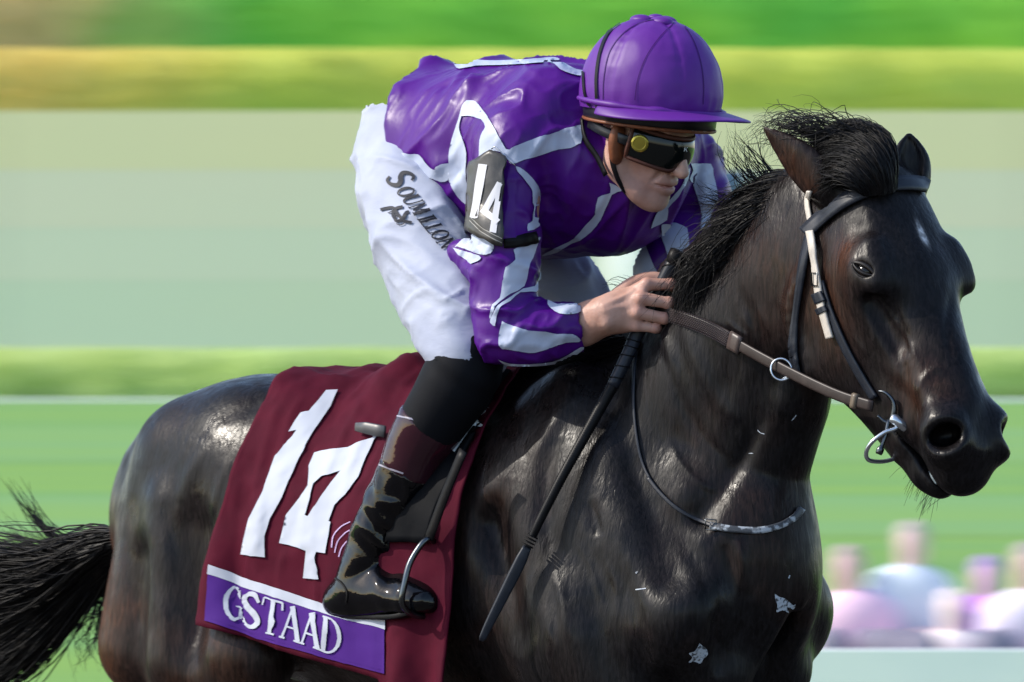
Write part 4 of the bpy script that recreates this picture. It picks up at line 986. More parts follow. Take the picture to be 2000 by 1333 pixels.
appl('white_hem', Z2, [(385,735),(450,728),(540,735),(600,740),(640,790),(680,830),(705,835),(708,820),(790,795),(795,850),(790,905),(740,915),(690,895),(650,885),(620,850),(560,845),(480,828),(390,775)])
appl('white_back_seam', (0, 0, 1), [(884, 124), (905, 119), (925, 118), (940, 120), (970, 121), (1015, 119), (1055, 116), (1075, 114), (1090, 116), (1105, 128), (1125, 138), (1140, 141), (1136, 150), (1114, 146), (1094, 138), (1082, 127), (1070, 124), (1030, 127), (975, 130), (930, 131), (898, 137), (890, 132)], maxe=.14)
appl('white_front_seam', (0, 0, 1), [(1189, 357), (1205, 363), (1215, 373), (1195, 380), (1174, 428), (1156, 451), (1134, 468), (1117, 474), (1088, 491), (1060, 498), (1065, 493), (1097, 477), (1122, 464), (1145, 437), (1162, 417), (1168, 385), (1192, 376)])
appl('white_lapel_seam', Z4, [(735,30),(720,130),(640,280),(550,380),(540,480),(420,545),(400,550),(440,440),(480,390),(600,270),(680,170),(700,80)])
# striped sleeves
for nm, z, q in (('white_sleeve_stripe', Z3, [(255,190),(300,235),(365,265),(350,335),(280,340),(200,315),(120,290),(100,302),(135,262),(170,235)]),
                 ('white_sleeve_stripe', Z3, [(92,298),(150,316),(275,350),(275,380),(215,410),(190,385),(130,345)]),
                 ('white_sleeve_stripe', Z3, [(500,310),(670,222),(665,250),(640,330),(600,440),(570,560),(480,610),(430,650),(380,700),(350,780),(340,760),(360,690),(410,640),(425,560),(450,430),(510,380)]),
                 ('white_sleeve_stripe', Z3, [(682,460),(678,545),(650,600),(545,600),(480,660),(420,700),(385,760),(380,830),(352,815),(347,790),(392,702),(462,645),(560,578),(640,560),(665,500)]),
                 ('white_sleeve_stripe', Z3, [(425,800),(500,835),(600,860),(720,865),(800,885),(900,885),(950,910),(950,935),(860,940),(760,975),(650,1010),(560,1005),(460,985),(405,970),(405,880)]),
                 ('white_sleeve_stripe', Z3, [(735,660),(800,690),(830,685),(860,688),(970,688),(935,745),(820,752),(760,720),(735,690)]),
                 ('white_sleeve_stripe', Z3, [(400,1055),(480,1082),(620,1085),(760,1070),(860,1030),(960,970),(975,985),(900,1040),(780,1085),(620,1100),(460,1096)]),
                 ('white_sleeve_stripe', Z4, [(740,0),(915,0),(940,100),(975,230),(975,330),(930,420),(880,600),(835,560),(850,450),(835,360),(800,260),(770,180),(730,130),(760,60)]),
                 ('white_sleeve_stripe', Z4, [(490,530),(530,515),(720,565),(705,830),(590,800),(560,820),(530,720),(500,640)]),
                 ('white_sleeve_stripe', Z4, [(380,560),(365,680),(400,800),(440,900),(460,940),(350,950),(290,1000),(250,960),(260,800),(290,690),(320,610),(330,590)])):
    appl(nm, z, q)

# ---------------- breeches
def breeches():
    lo = A3(-.80, -.40, 1.40); hi = A3(.12, .40, 2.10)
    f = Field(*grid_for(lo, hi, .0062)); SV = A3(0, 1, 0)
    f.chain([Q(870, 250, 0), Q(842, 275, 0), Q(826, 300, 0)], [(.13, .10), (.14, .11), (.135, .10)], SV, k=.03)
    for s in (1, -1):
        m = A3(1, s if s > 0 else -.70, 1); sh_ = A3(0, 0, 0) if s > 0 else A3(-.05, 0, 0)
        f.ell(Q(808, 330, .085)*m, (.100, .096, .112), .05)
        f.chain([q_*m+sh_ for q_ in (Q(804, 348, .115), Q(822, 430, .16), Q(850, 530, .205), Q(888, 620, .242), Q(912, 700, .262))], [(.098, .108), (.092, .100), (.084, .090), (.078, .082), (.072, .072)], SV, k=.02)
        kn = Q(905, 690, .262)*m; d = nrm(Q(905, 700, .264)*m-Q(868, 640, .25)*m)
        n = nrm(A3(.25, .12*s, -1)); f.plane(Q(905, 744, .262)*m, n, .01) if s == 1 else None
    V, F = f.mesh(3); N = vnormals(V, F)
    d = .003*fbm(V*10, 3, 3)
    def folds(freq, axis_dir, amp, seed, w):
        a = nrm(axis_dir); o1 = nrm(np.cross(a, A3(.3, .5, .8))); o2 = np.cross(a, o1)
        p = np.stack([V @ a*.25, V @ o1, V @ o2], -1)*freq; p = p + .5*np.stack([vnoise(p*.6, seed+3)]*3, -1)
        return amp*((1-np.abs(vnoise(p, seed)))**3-.35)*w
    kw = np.exp(-(np.linalg.norm(V-Q(880, 640, .26), axis=1)/.12)**2); hw = np.exp(-(np.linalg.norm(V-Q(760, 400, .2), axis=1)/.16)**2)
    d += folds(11, A3(.9, .2, -.45), .013, 5, 1) + folds(24, A3(.8, .3, .5), .009, 6, kw) + folds(13, A3(1, .1, -.15), .016, 7, hw) + folds(30, A3(.9, .2, -.3), .003, 9, 1)
    d *= sstep(.0, .03, (Q(905, 744, .262)-V) @ nrm(A3(.25, .12, -1)))*.9+.1
    return V + N*d[:, None], F
Vq, Fq = breeches(); br = obj('breeches', W(Vq), Fq, M_breech, jockey); BV_B = bvh_of(br)
# printing on the thigh: strokes in letter units, laid along a line
GL = {
 'S': [[(.85,.82,.1),(.6,1,.16),(.25,.95,.16),(.1,.75,.2),(.35,.55,.24),(.7,.42,.24),(.88,.22,.2),(.65,.02,.16),(.3,.02,.14),(.08,.2,.1)]],
 'O': [[(.5,1,.09),(.15,.8,.15),(.05,.5,.18),(.15,.2,.15),(.5,0,.09),(.85,.2,.15),(.95,.5,.18),(.85,.8,.15),(.5,1,.09)]],
 'U': [[(.12,1,.17),(.12,.3,.17),(.3,.02,.13),(.65,.02,.1),(.85,.3,.09),(.85,1,.09)],[(-.05,1,.07),(.3,1,.07)],[(.68,1,.07),(1.02,1,.07)]],
 'M': [[(.1,0,.08),(.1,1,.08)],[(.1,1,.16),(.5,.1,.16)],[(.5,.1,.08),(.9,1,.08)],[(.9,1,.17),(.9,0,.17)],[(-.05,0,.07),(.25,0,.07)],[(.7,0,.07),(1.08,0,.07)]],
 'I': [[(.5,1,.17),(.5,0,.17)],[(.25,1,.07),(.75,1,.07)],[(.25,0,.07),(.75,0,.07)]],
 'L': [[(.2,1,.17),(.2,0,.17)],[(0,1,.07),(.42,1,.07)],[(0,0,.08),(.9,0,.08)],[(.88,0,.08),(.92,.25,.06)]],
 'N': [[(.12,0,.08),(.12,1,.08)],[(.12,1,.17),(.88,.02,.17)],[(.88,0,.08),(.88,1,.08)],[(-.05,0,.07),(.3,0,.07)],[(.7,1,.07),(1.05,1,.07)]],
 'T': [[(.5,1,.17),(.5,0,.17)],[(.02,1,.08),(.98,1,.08)],[(.03,1,.06),(0,.78,.06)],[(.97,1,.06),(1,.78,.06)],[(.3,0,.07),(.7,0,.07)]],
 'K': [[(.15,1,.17),(.15,0,.17)],[(.85,1,.08),(.2,.45,.1)],[(.4,.6,.17),(.9,0,.17)]],
 'A': [[(.5,1,.08),(.08,0,.08)],[(.46,1,.18),(.9,0,.18)],[(.22,.35,.07),(.72,.35,.07)],[(-.06,0,.07),(.22,0,.07)],[(.68,0,.07),(1.08,0,.07)]],
 'D': [[(.16,1,.17),(.16,0,.17)],[(.0,1,.07),(.45,1,.08),(.8,.8,.14),(.93,.5,.17),(.8,.2,.14),(.45,0,.08),(.0,0,.07)]],
 'G': [[(.88,.74,.08),(.7,.95,.1),(.45,1,.1),(.15,.78,.16),(.05,.5,.18),(.15,.2,.16),(.48,0,.1),(.75,.06,.1),(.84,.2,.12)],[(.84,.42,.15),(.84,.05,.15)],[(.58,.42,.07),(1.04,.42,.07)],[(.88,.98,.05),(.88,.72,.06)]],
 'F': [[(.15,1,.16),(.15,0,.16)],[(.15,1,.14),(.9,1,.14)],[(.15,.52,.12),(.7,.52,.12)]],
}
def write(text, bvh, O, ex, ey, adv, mt, parent, name, off=.003, sizes=None, k=1.0, across=2, sub=4):
    """text laid on a surface; O origin pixel, ex / ey pixel vectors of one letter width / height"""
    x = 0; O, ex, ey = [np.asarray(q, float) for q in (O, ex, ey)]
    for i, ch in enumerate(text):
        sc = sizes[i] if sizes else 1.0; st = []
        for s_ in GL[ch]:
            P = np.array([(p[0], p[1]) for p in s_]); w = np.array([[p[2]] for p in s_])
            if len(P) == 2: PP = np.array([P[0]*(1-t)+P[1]*t for t in np.linspace(0, 1, 9)]); ww = np.linspace(w[0, 0], w[1, 0], 9)
            else: PP = spl(P, sub); ww = spl(np.hstack([w, w]), sub)[:, 0]
            px = O + (x+PP[:, :1]*sc)*ex + PP[:, 1:]*sc*ey
            st.append((px, ww*np.linalg.norm(ey)*sc*k))
        laid_multi(name, bvh, st, mt, parent, off, across)
        x += adv*sc if not isinstance(adv, dict) else adv.get(ch, 1.15)*sc
write('SOUMILLON', BV_B, (752, 347), (11.2, 14.3), (31, -9), {'I': .62, 'S': 1.25, 'L': .92, 'M': 1.25}, M_ink, br, 'letter', sizes=[1.5, 1, 1, 1, .95, .95, .95, 1, 1], k=.85)
write('TKO', BV_B, (757, 413), (7.5, 9.5), (13, -7), 1.1, M_ink, br, 'letter', k=.9)
for pts, w_ in (([(745, 411), (757, 408), (770, 408), (778, 420), (790, 432), (805, 436)], [6, 6, 4, 5, 6, 3]), ([(788, 406), (775, 409), (769, 420), (775, 432), (786, 430), (794, 418), (800, 416)], [6, 5, 6, 6, 5, 4, 6])):
    laid('ribbon_logo', BV_B, pts, w_, M_ink, br, .003)

# ---------------- knee sleeve, boots
def leg_part(pts, rad, lo_, hi_, st=.0055, fn=None, extra=None, cut=()):
    P = np.array(pts); lo = P.min(0)-.12; hi = P.max(0)+.12
    f = Field(*grid_for(lo, hi, st)); f.chain(pts, rad, A3(0, 1, 0), k=.012)
    if extra: extra(f)
    for p, n in cut: f.plane(p, n, .004)
    V, F = f.mesh(1); N = vnormals(V, F)
    if fn is not None: V = V + N*fn(V)[:, None]
    return V, F
C = [Q(918, 690, .262), Q(895, 745, .272), Q(852, 815, .285), Q(818, 870, .292), Q(785, 950, .30), Q(752, 1020, .305), Q(727, 1078, .305), Q(712, 1122, .305), Q(702, 1165, .305)]
CR = [.066, .069, .062, .056, .051, .048, .045, .046, .044]
ax1 = nrm(C[3]-C[1])
v, f_ = leg_part(C[:4], [(r, r) for r in CR[:4]], 0, 0, cut=[(C[2]+ax1*.03, ax1)], fn=lambda V: .002*fbm(V*14, 2, 2)+.0025*np.sin((V-C[0]) @ ax1*90)*np.exp(-(((V-C[0]) @ ax1-.03)/.03)**2))
obj('knee_sleeve', W(v), f_, M_blackcloth, jockey)
v, f_ = leg_part([C[0], C[1]], [(.070, .070), (.071, .071)], 0, 0, cut=[(C[0]+ax1*.035, ax1), (C[0]+ax1*.012, -ax1)]); obj('knee_band', W(v), f_, M_blackcloth, jockey)
def boot(s):
    m = A3(1, s, 1); ax2 = nrm(C[5]-C[2])*m; c = [p*m for p in C]
    root = None
    def wr(V):
        t = (V-c[2]) @ ax2; a = np.arctan2((V-c[4]) @ A3(0, 1, 0), (V-c[4]) @ A3(1, 0, 0))
        w1 = np.exp(-((t-.26)/.085)**2); p = V*A3(1, 1, 1)
        r = .0065*w1*np.sin(t*105+5.5*vnoise(p*11, 4)+a*1.0)*(.5+.5*vnoise(p*9, 14)) + .006*(1-np.abs(vnoise(p*A3(20, 20, 14), 6)))**2*sstep(0, .08, t)*np.exp(-((t-.16)/.16)**2)
        return r + .003*fbm(V*14, 3, 2)
    def foot(f):
        f.chain([Q(690, 1165, .305)*m, Q(735, 1160, .307)*m, Q(790, 1168, .312)*m, Q(832, 1176, .318)*m], [(.040, .042), (.043, .048), (.045, .034), (.034, .024)], A3(0, 1, 0), k=.02)
        f.ell(Q(668, 1175, .305)*m, (.036, .038, .032), .03)
        f.plane(Q(740, 1205, .305)*m, nrm(A3(.08, 0, -1)), .008)
    v, f_ = leg_part(c[3:], [(r*1.02, r*1.02) for r in CR[3:]], 0, 0, st=.0048, extra=foot, cut=[(c[2]+ax2*.118, -ax2)], fn=wr)
    b = obj('boot', W(v), f_, M_patent, jockey)
    v, f_ = leg_part(c[2:6], [(r*1.05, r*1.05) for r in CR[2:6]], 0, 0, cut=[(c[2]+ax2*.008, -ax2), (c[2]+ax2*.125, ax2)], fn=lambda V: .003*fbm(V*12, 7, 2)); cu = obj('boot_cuff', W(v), f_, M_maroonboot, b)
    # sole
    V0 = []; P0 = [Q(648, 1192, .305), Q(690, 1203, .305), Q(740, 1206, .308), Q(800, 1204, .314), Q(842, 1188, .318)]; wd = [.022, .034, .032, .040, .022]
    f2 = []; Ps = spl(P0, 4); ws = spl(np.c_[wd, wd], 4)[:, 0]
    for p, w_ in zip(Ps, ws):
        for dv, dz in ((-w_, .006), (w_, .006), (w_, -.004), (-w_, -.004)): V0.append((p+A3(0, dv, dz))*m)
    for i in range(len(Ps)-1):
        for j in range(4): f2.append((i*4+j, i*4+(j+1) % 4, i*4+4+(j+1) % 4, i*4+4+j))
    f2 += [(0, 1, 2, 3), tuple(len(V0)-4+j for j in (3, 2, 1, 0))]
    obj('sole', W(np.array(V0)), f2, M_black, b, bevel=.002)
    return b, cu
boot_r, cuff_r = boot(1); boot_l, cuff_l = boot(-1)
BV_BT = bvh_of(boot_r, cuff_r)
M_seam = mat('boot_seam', (.30, .28, .34), .25, .5)
laid('cuff_edge', BV_BT, [(772, 812), (800, 818), (830, 828), (852, 836)], 3, M_seam, cuff_r, .002)
laid('cuff_edge', BV_BT, [(732, 905), (760, 915), (788, 925)], 3, M_seam, cuff_r, .002)
laid('heel_seam', BV_BT, [(655, 1130), (668, 1140), (678, 1158), (676, 1180)], 3, M_black, boot_r, .002)

# ---------------- helmet with silk cap, peak, goggles, chin strap
M_cap = mat('purple_cap_silk', (.092, .011, .22), .48, .32, noise=(7, (.115, .020, .26), .4, .65), bump=[(30, .18, .004), (420, .05, .001)])
M_helm = mat('black_helmet', (.012, .013, .016), .35, .45); M_tan = mat('tan_leather', (.20, .065, .025), .5, .4, noise=(60, (.13, .04, .018), .4, .7), bump=(200, .15, .001))
RH = math.radians(5)
hf_ = math.cos(RH)*A3(math.cos(PSI), -math.sin(PSI), 0) - math.sin(RH)*A3(0, 0, 1); hu_ = math.sin(RH)*A3(math.cos(PSI), -math.sin(PSI), 0) + math.cos(RH)*A3(0, 0, 1)
KF, KU = dirH(hf_), dirH(hu_)
def helmet():
    hc = J(-.004, 0, .062); a_, b_, c_ = .149, .131, .164
    root = None; V, F = [], []; nt_, npn = 40, 120
    for i in range(nt_+1):
        th = math.pi*.53*i/nt_
        for j in range(npn):
            p = 2*math.pi*j/npn; st_ = math.sin(min(th, math.pi/2))**.86*(1 if th < math.pi/2 else math.sin(th)); x, y, z = st_*math.cos(p), st_*math.sin(p), math.cos(th)
            seam = min(abs(((p+math.pi/6) % (math.pi/3))-math.pi/6*0), abs(((p+math.pi/6) % (math.pi/3))-math.pi/3))
            r = 1 - .016*math.exp(-(seam*max(math.sin(th), .05)/.030)**2)*(th > .08) + .014*(1-math.exp(-(seam*math.sin(th)/.22)**2))
            low = max(0, (th-1.2)/.46); r *= 1 - .05*low**2
            r += .007*low*math.sin(p*23+3*math.sin(p*3)) + .010*low*float(vnoise(np.array([p*5, th*9, 0.]), 3))
            r += .008*float(fbm(np.array([x*3, y*3, z*3]), 5, 2)) + .010*math.exp(-(seam*math.sin(th)/.10)**2)*float(vnoise(np.array([p*3, th*14, 1.]), 9)) + .006*float(1-abs(vnoise(np.array([x*5, y*5, z*2.5]), 15)))**4
            V.append(hc + KF*(x*a_*r) + JS*(y*b_*r) + KU*(z*c_*r))
    for i in range(nt_):
        for j in range(npn): F.append((i*npn+j, (i+1)*npn+j, (i+1)*npn+(j+1) % npn, i*npn+(j+1) % npn))
    return hc, np.array(V), F
hc, v, f_ = helmet(); capo = obj('helmet_cap', W(v), f_, M_cap, jockey); BV_C = bvh_of(capo)
v, f_ = sphere(hc+KU*.166, (.016, .016, .007), 10, np.array([KF, JS, KU])); obj('button', W(v), f_, M_cap, capo)
for k_ in range(3):                                                    # knot of gathered silk on top
    v, f_ = sphere(hc+KU*.158+KF*(.028*math.cos(2.1*k_+.5))+JS*(.028*math.sin(2.1*k_+.5)), (.026, .020, .012), 10, np.array([KF, JS, KU])); obj('gather', W(v), f_, M_cap, capo)
# drawstring roll above the peak
P = np.array([hc + KF*(.150*1.0*math.cos(t)) + JS*(.131*math.sin(t)) + KU*(-.004-.008*math.cos(t)) for t in np.linspace(-2.3, 2.3, 60)])
r_ = .0065*(1+.3*vnoise(np.c_[np.linspace(0, 22, 60), np.zeros(60), np.zeros(60)], 2)); v, f_ = tube(W(P), r_, 8); obj('gathered_band', v, f_, M_cap, capo)
# peak
V0, F0 = [], []; nr, na = 8, 36
for i in range(nr+1):
    for j in range(na+1):
        t = -1.75+3.5*j/na; e = i/nr; ext = .074*max(math.cos(t*.82), 0)**.75
        x = (.146+ext*e)*math.cos(t); y = (.129+ext*.55*e)*math.sin(t)
        V0.append(hc + KF*x + JS*y + KU*(-.010-.010*e*math.cos(t)-.018*e*e*(math.sin(t)**2)))
for i in range(nr):
    for j in range(na): a = i*(na+1)+j; F0.append((a, a+1, a+na+2, a+na+1))
obj('peak', W(np.array(V0)), F0, M_cap, capo, solid=.005, sub=1)
# helmet shell rim below the cap, with tan piping
def band(rx, ry, u0, u1, mt, nm, t0=-math.pi, t1=math.pi, n=64, thick=.004, slope=0.0, par=None):
    V0, F0 = [], []
    for j in range(n+1):
        t = t0+(t1-t0)*j/n
        for e in range(4):
            u = u0+(u1-u0)*e/3; V0.append(hc + KF*(rx-.004*e/3)*math.cos(t) + JS*(ry-.003*e/3)*math.sin(t) + KU*(u+slope*math.cos(t)))
    for j in range(n):
        for e in range(3): a = j*4+e; F0.append((a, a+4, a+5, a+1))
    return obj(nm, W(np.array(V0)), F0, mt, par or jockey, solid=thick)
shell = band(.137, .120, .0, -.040, M_helm, 'helmet_shell', slope=-.006)
P = np.array([hc + KF*.134*math.cos(t) + JS*.118*math.sin(t) + KU*(-.041-.006*math.cos(t)) for t in np.linspace(0, 2*math.pi, 61)]); v, f_ = tube(W(P), .0035, 8, caps=False); obj('piping', v, f_, M_tan, shell)
BV_SH = bvh_of(shell)
M_grey = mat('grey_print', (.22, .22, .24), .5)
write('UOF', BV_SH, (1349, 267), (8.5, .6), (1.0, -12), 1.12, M_grey, shell, 'letter', .0035, k=.9)
# elastic over the cap
laid('elastic_band', BV_C, [(1254, 28), (1222, 40), (1192, 62), (1174, 100), (1166, 150), (1167, 205), (1170, 228)], 5, M_black, capo, .003)
laid('elastic_band', BV_C, [(1140, 140), (1143, 180), (1152, 206), (1170, 224)], 4, M_black, capo, .003)
M_capseam = mat('cap_seam', (.045, .005, .12), .6, .2)
for q in ([(1316, 46), (1288, 74), (1262, 112), (1246, 155), (1240, 196)], [(1334, 46), (1356, 84), (1369, 125), (1374, 165), (1373, 204)], [(1345, 44), (1376, 66), (1402, 100), (1418, 145), (1423, 190)], [(1300, 38), (1262, 42), (1222, 62), (1192, 100), (1180, 150), (1178, 200)]): laid('panel_seam', BV_C, q, 1.6, M_capseam, capo, .0012, across=1)
# goggles
M_lens = mat('dark_lens', (.004, .006, .006), .06, .30, coat=.25, coat_rough=.03); M_gold = mat('gold_rivet', (.42, .36, .06), .28, .5, metal=.7)
gog = empty('goggles', tuple(W(J(.10, 0, .0))))
gog.parent = jockey; gog.location = Vector(W(J(.10, 0, .0))) - jockey.location
def gpt(t, e):          # goggle surface: t across (radians round the face), e height -1..1
    h0 = .034*(1-.10*abs(math.sin(t))); nose = math.exp(-(t/.16)**2)
    u = -.002 + (e*h0 if e > 0 else e*h0*(1-.58*nose))
    bulge = .010*(1-e*e)
    return J(-.004+(.098+bulge)*math.cos(t)+.012*math.cos(t)**4, (.082+bulge*.6)*math.sin(t), u-.006*math.cos(t))
def gsheet(scale, mt, nm, n=40, m=10, thick=.0, t0=1.25):
    V0, F0 = [], []
    for j in range(n+1):
        for i in range(m+1): V0.append(gpt(-t0+2*t0*j/n, -1+2*i/m))
    for j in range(n):
        for i in range(m): a = j*(m+1)+i; F0.append((a, a+m+1, a+m+2, a+1))
    return obj(nm, W(np.array(V0)), F0, mt, gog, solid=thick)
lens = gsheet(1, M_lens, 'lens', thick=.002)
rim = [gpt(t, 1) for t in np.linspace(-1.2, 1.2, 41)] + [gpt(1.2, e) for e in np.linspace(1, -1, 8)[1:]] + [gpt(t, -1) for t in np.linspace(1.2, -1.2, 41)[1:]] + [gpt(-1.2, e) for e in np.linspace(-1, 1, 8)[1:]]
M_rimb = mat('brown_foam_rim', (.07, .022, .014), .55, .35)
v, f_ = tube(W(np.array(rim)), .0048, 8); obj('rim', v, f_, M_rimb, gog)
for s in (1, -1):
    c = gpt(s*1.0, .15); nn = nrm(JF*math.cos(s*1.0)*.9+JS*math.sin(s*1.0)); t1 = nrm(np.cross(nn, JU)); t2 = np.cross(nn, t1)
    v, f_ = tube(W(np.array([c+nn*.001, c+nn*.004, c+nn*.0045, c+nn*.0046])), [.0175, .017, .013, .0001], 24); rv = obj('rivet', v, f_, M_gold, gog)
    v, f_ = torus(W(c+nn*.004), .0125, .0012, *[(W(q)-W(A3(0, 0, 0))) for q in (t1, t2)]); obj('rivet_ring', v, f_, M_gold, rv)
    P = np.array([gpt(s*1.2, .0)+(J(-.1, 0, 0)-J(0, 0, 0))*q+JS*s*(.012*math.sin(q*3)) for q in np.linspace(0, 1.1, 8)]); v, f_ = tube(W(P), 1, 8, side=W(JU)-W(A3(0, 0, 0)), flat=(.010, .002)); obj('strap', v, f_, M_helm, gog)
BV_L = bvh_of(lens)
M_logo = mat('white_print', (.75, .78, .8), .5)
write('K', BV_L, (1334, 296), (7, .5), (1.5, -8), 1, M_logo, lens, 'logo_mark', .002)
# ear cover and chin strap
v, f_ = leg_part([J(.000, .080, .012), J(.004, .080, -.020), J(.012, .074, -.052)], [(.012, .007), (.012, .008), (.009, .006)], 0, 0, st=.003); obj('cheek_pad', W(v), f_, M_tan, jockey)
P = spl([J(.004, .088, .01), J(.000, .084, -.03), J(.012, .078, -.065), J(.030, .058, -.100), J(.045, .03, -.123), J(.048, 0, -.130), J(.045, -.03, -.123), J(.030, -.058, -.100), J(.0, -.084, -.03), J(.004, -.088, .01)], 5)
v, f_ = tube(W(P), 1, 8, side=W(JF)-W(A3(0, 0, 0)), flat=(.006, .0022)); obj('chin_strap', v, f_, M_black, jockey)
P = spl([J(-.10, .075, -.005), J(-.07, .085, -.035), J(-.03, .082, -.06), J(.002, .082, -.085)], 5); v, f_ = tube(W(P), 1, 8, side=W(JU)-W(A3(0, 0, 0)), flat=(.006, .002)); obj('neck_strap', v, f_, M_black, jockey)

# ---------------- number armband on the right sleeve
M_band = mat('armband_leather', (.055, .050, .046), .36, .5, noise=(70, (.035, .032, .03), .4, .7), bump=(220, .2, .0012)); M_silver = mat('silver_number', (.62, .62, .66), .42, .5)
ab = patch('number_armband', BV_S, ([(935, 318), (950, 310), (966, 293), (990, 305), (992, 318)], [(992, 318), (991, 370), (986, 420), (982, 484)], [(918, 440), (935, 458), (960, 475), (982, 484)], [(935, 318), (928, 350), (922, 395), (918, 440)]), M_band, jockey, .018, 12, 16, thick=.007)
BV_A = bvh_of(ab)
laid_multi('digit_one', BV_A, [(np.array([(946, 322), (940, 360), (934, 400), (929, 426)]), [16, 16, 15, 14])], M_silver, ab, .0055)
laid_multi('digit_four', BV_A, [(np.array([(978, 358), (962, 388), (950, 412)]), 12), (np.array([(944, 411), (956, 421), (970, 432), (974, 436)]), 12), (np.array([(979, 358), (974, 395), (968, 430), (964, 455)]), 12)], M_silver, ab, .0055)
for q in ([(921, 431), (938, 449), (960, 465), (980, 474)], [(923, 424), (939, 441), (961, 457), (981, 466)]): laid('stitching', BV_A, q, 1.6, mat('thread', (.3, .29, .27), .6), ab, .005)
laid("armband_strap", BV_S, [(984, 476), (1008, 474), (1030, 468), (1046, 463)], [20, 22, 20, 16], M_black, jockey, .005, thick=.002)
v, f_ = tube(np.array([cast(BV_S, x, y, .012) for x, y in ((965, 292), (972, 286), (984, 300), (998, 318), (1004, 324))]), .0014, 6); obj('safety_pin', v, f_, mat('steel', (.6, .6, .62), .25, metal=1.0), ab)
# ================================================================== saddle cloth
M_maroon = mat('maroon_cloth', (.072, .0045, .016), .8, .10, noise=(14, (.056, .0035, .013), .4, .65), bump=[(26, .2, .005), (600, .08, .001)])
M_wcloth = mat('white_cloth', (.46, .49, .57), .7, .2, bump=(500, .06, .001)); M_pband = mat('purple_cloth', (.062, .015, .185), .7, .12, bump=[(500, .06, .001), (40, .15, .003, (1, 1, .2))])
def profile(u, zend, n):
    """right-hand profile of the back at station u, hanging plumb once past the widest point, resampled"""
    pts = []; vmax = 0
    for a in np.linspace(0, math.radians(125), 70):
        d = A3(0, math.sin(a), math.cos(a)); h = BV_H.ray_cast(Vector(W(A3(u, 0, 1.2)+d*.8)), Vector((W(A3(0, 0, 0))-W(d))))
        if h[0] is None: continue
        p = HF(np.array(h[0])); nn = np.array(h[1])
        q = p+d*.016; vmax = max(vmax, q[1]); pts.append((vmax, q[2]))
    P = np.array(pts)
    if P[-1, 1] > zend: P = np.vstack([P, (P[-1, 0], zend)])
    k = np.argmax(P[:, 1] <= zend) or len(P)-1
    t = (P[k-1, 1]-zend)/max(P[k-1, 1]-P[k, 1], 1e-6); P = np.vstack([P[:k], P[k-1]*(1-t)+P[k]*t])
    L = np.r_[0, np.cumsum(np.linalg.norm(np.diff(P, axis=0), axis=1))]; s_ = np.linspace(0, L[-1], n)
    return np.stack([np.interp(s_, L, P[:, 0]), np.interp(s_, L, P[:, 1])], -1)
NU, NT = 84, 74
U0 = np.linspace(0, 1, NU)
V = []
for i, w_ in enumerate(U0):
    uc = -.745+w_*.665
    ze = np.interp(uc, [-.75, -.256, -.24, -.08], [1.072, .976, .955, .955])
    pr = profile(uc, ze, NT)
    for side_ in (1, -1):
        pass
    row = [(v_, z_) for v_, z_ in pr]
    tt = np.linspace(0, 1, NT)
    ur = np.interp(tt, [0, .35, .6, .85, 1], [-.675, -.655, -.69, -.735, -.745]); uf = np.interp(tt, [0, .25, .5, 1], [-.125, -.06, -.07, -.085])
    V.append([(ur[j]*(1-w_)+uf[j]*w_, row[j][0], row[j][1]) for j in range(NT)])
G = np.array(V)                                            # (NU, NT, 3), right half
G = np.concatenate([G[:, :0:-1]*A3(1, -1, 1), G], 1)       # both sides
ni, nj = G.shape[:2]
Pn = G.reshape(-1, 3); Fg = [(i*nj+j, (i+1)*nj+j, (i+1)*nj+j+1, i*nj+j+1) for i in range(ni-1) for j in range(nj-1)]
Ng = vnormals(Pn, np.array(Fg)); 
if Ng[np.argmax(Pn[:, 2])][2] < 0: Ng = -Ng
tj = np.abs(np.tile(np.linspace(-1, 1, nj), ni)); uu = Pn[:, 0]
fold = .010*np.sin(uu*34+3*vnoise(Pn*5, 2)+1.2)*sstep(.15, .6, tj)*sstep(-.35, -.6, uu)*.7
fold += .012*(1-np.abs(vnoise(Pn*A3(9, 5, 3.5), 5)))**2*sstep(.02, .3, tj) + .006*(1-np.abs(vnoise(Pn*A3(20, 12, 7), 15)))**3 + .0015*vnoise(Pn*60, 16)
fold += .045*np.exp(-(((uu+.44)/.10)**2))*np.exp(-(tj/.20)**2) + .012*np.exp(-(tj/.25)**2)*np.sin(uu*46+Pn[:, 2]*14)*np.exp(-(((uu+.48)/.14)**2))
fold += .016*sstep(.72, 1, tj)*np.sin(uu*55)*sstep(-.27, -.2, uu) + .010*sstep(.6, 1, tj)*sstep(-.3, -.2, uu)
Pn = Pn + Ng*(fold+.004)[:, None]
cloth = obj('saddle_cloth', W(Pn), Fg, M_maroon, loc=W(A3(-.4, 0, 1.5)), solid=.004)
tag(cloth, 'maroon number cloth with white 14 lying over the horse\'s back under the saddle', 'saddle cloth')
BV_K = bvh_of(cloth)
band_ = patch('name_band', BV_K, ([(409, 1120), (520, 1160), (640, 1198), (755, 1228)], [(755, 1228), (755, 1316)], [(402, 1214), (520, 1252), (640, 1286), (755, 1316)], [(409, 1120), (402, 1214)]), M_pband, cloth, .0055, 40, 10)
patch('white_stripe', BV_K, ([(410, 1103), (520, 1142), (640, 1181), (757, 1212)], [(757, 1212), (757, 1230)], [(408, 1122), (520, 1161), (640, 1200), (757, 1230)], [(410, 1103), (408, 1122)]), M_wcloth, cloth, .0065, 40, 3)
Z6 = (380, 660, 1.981)
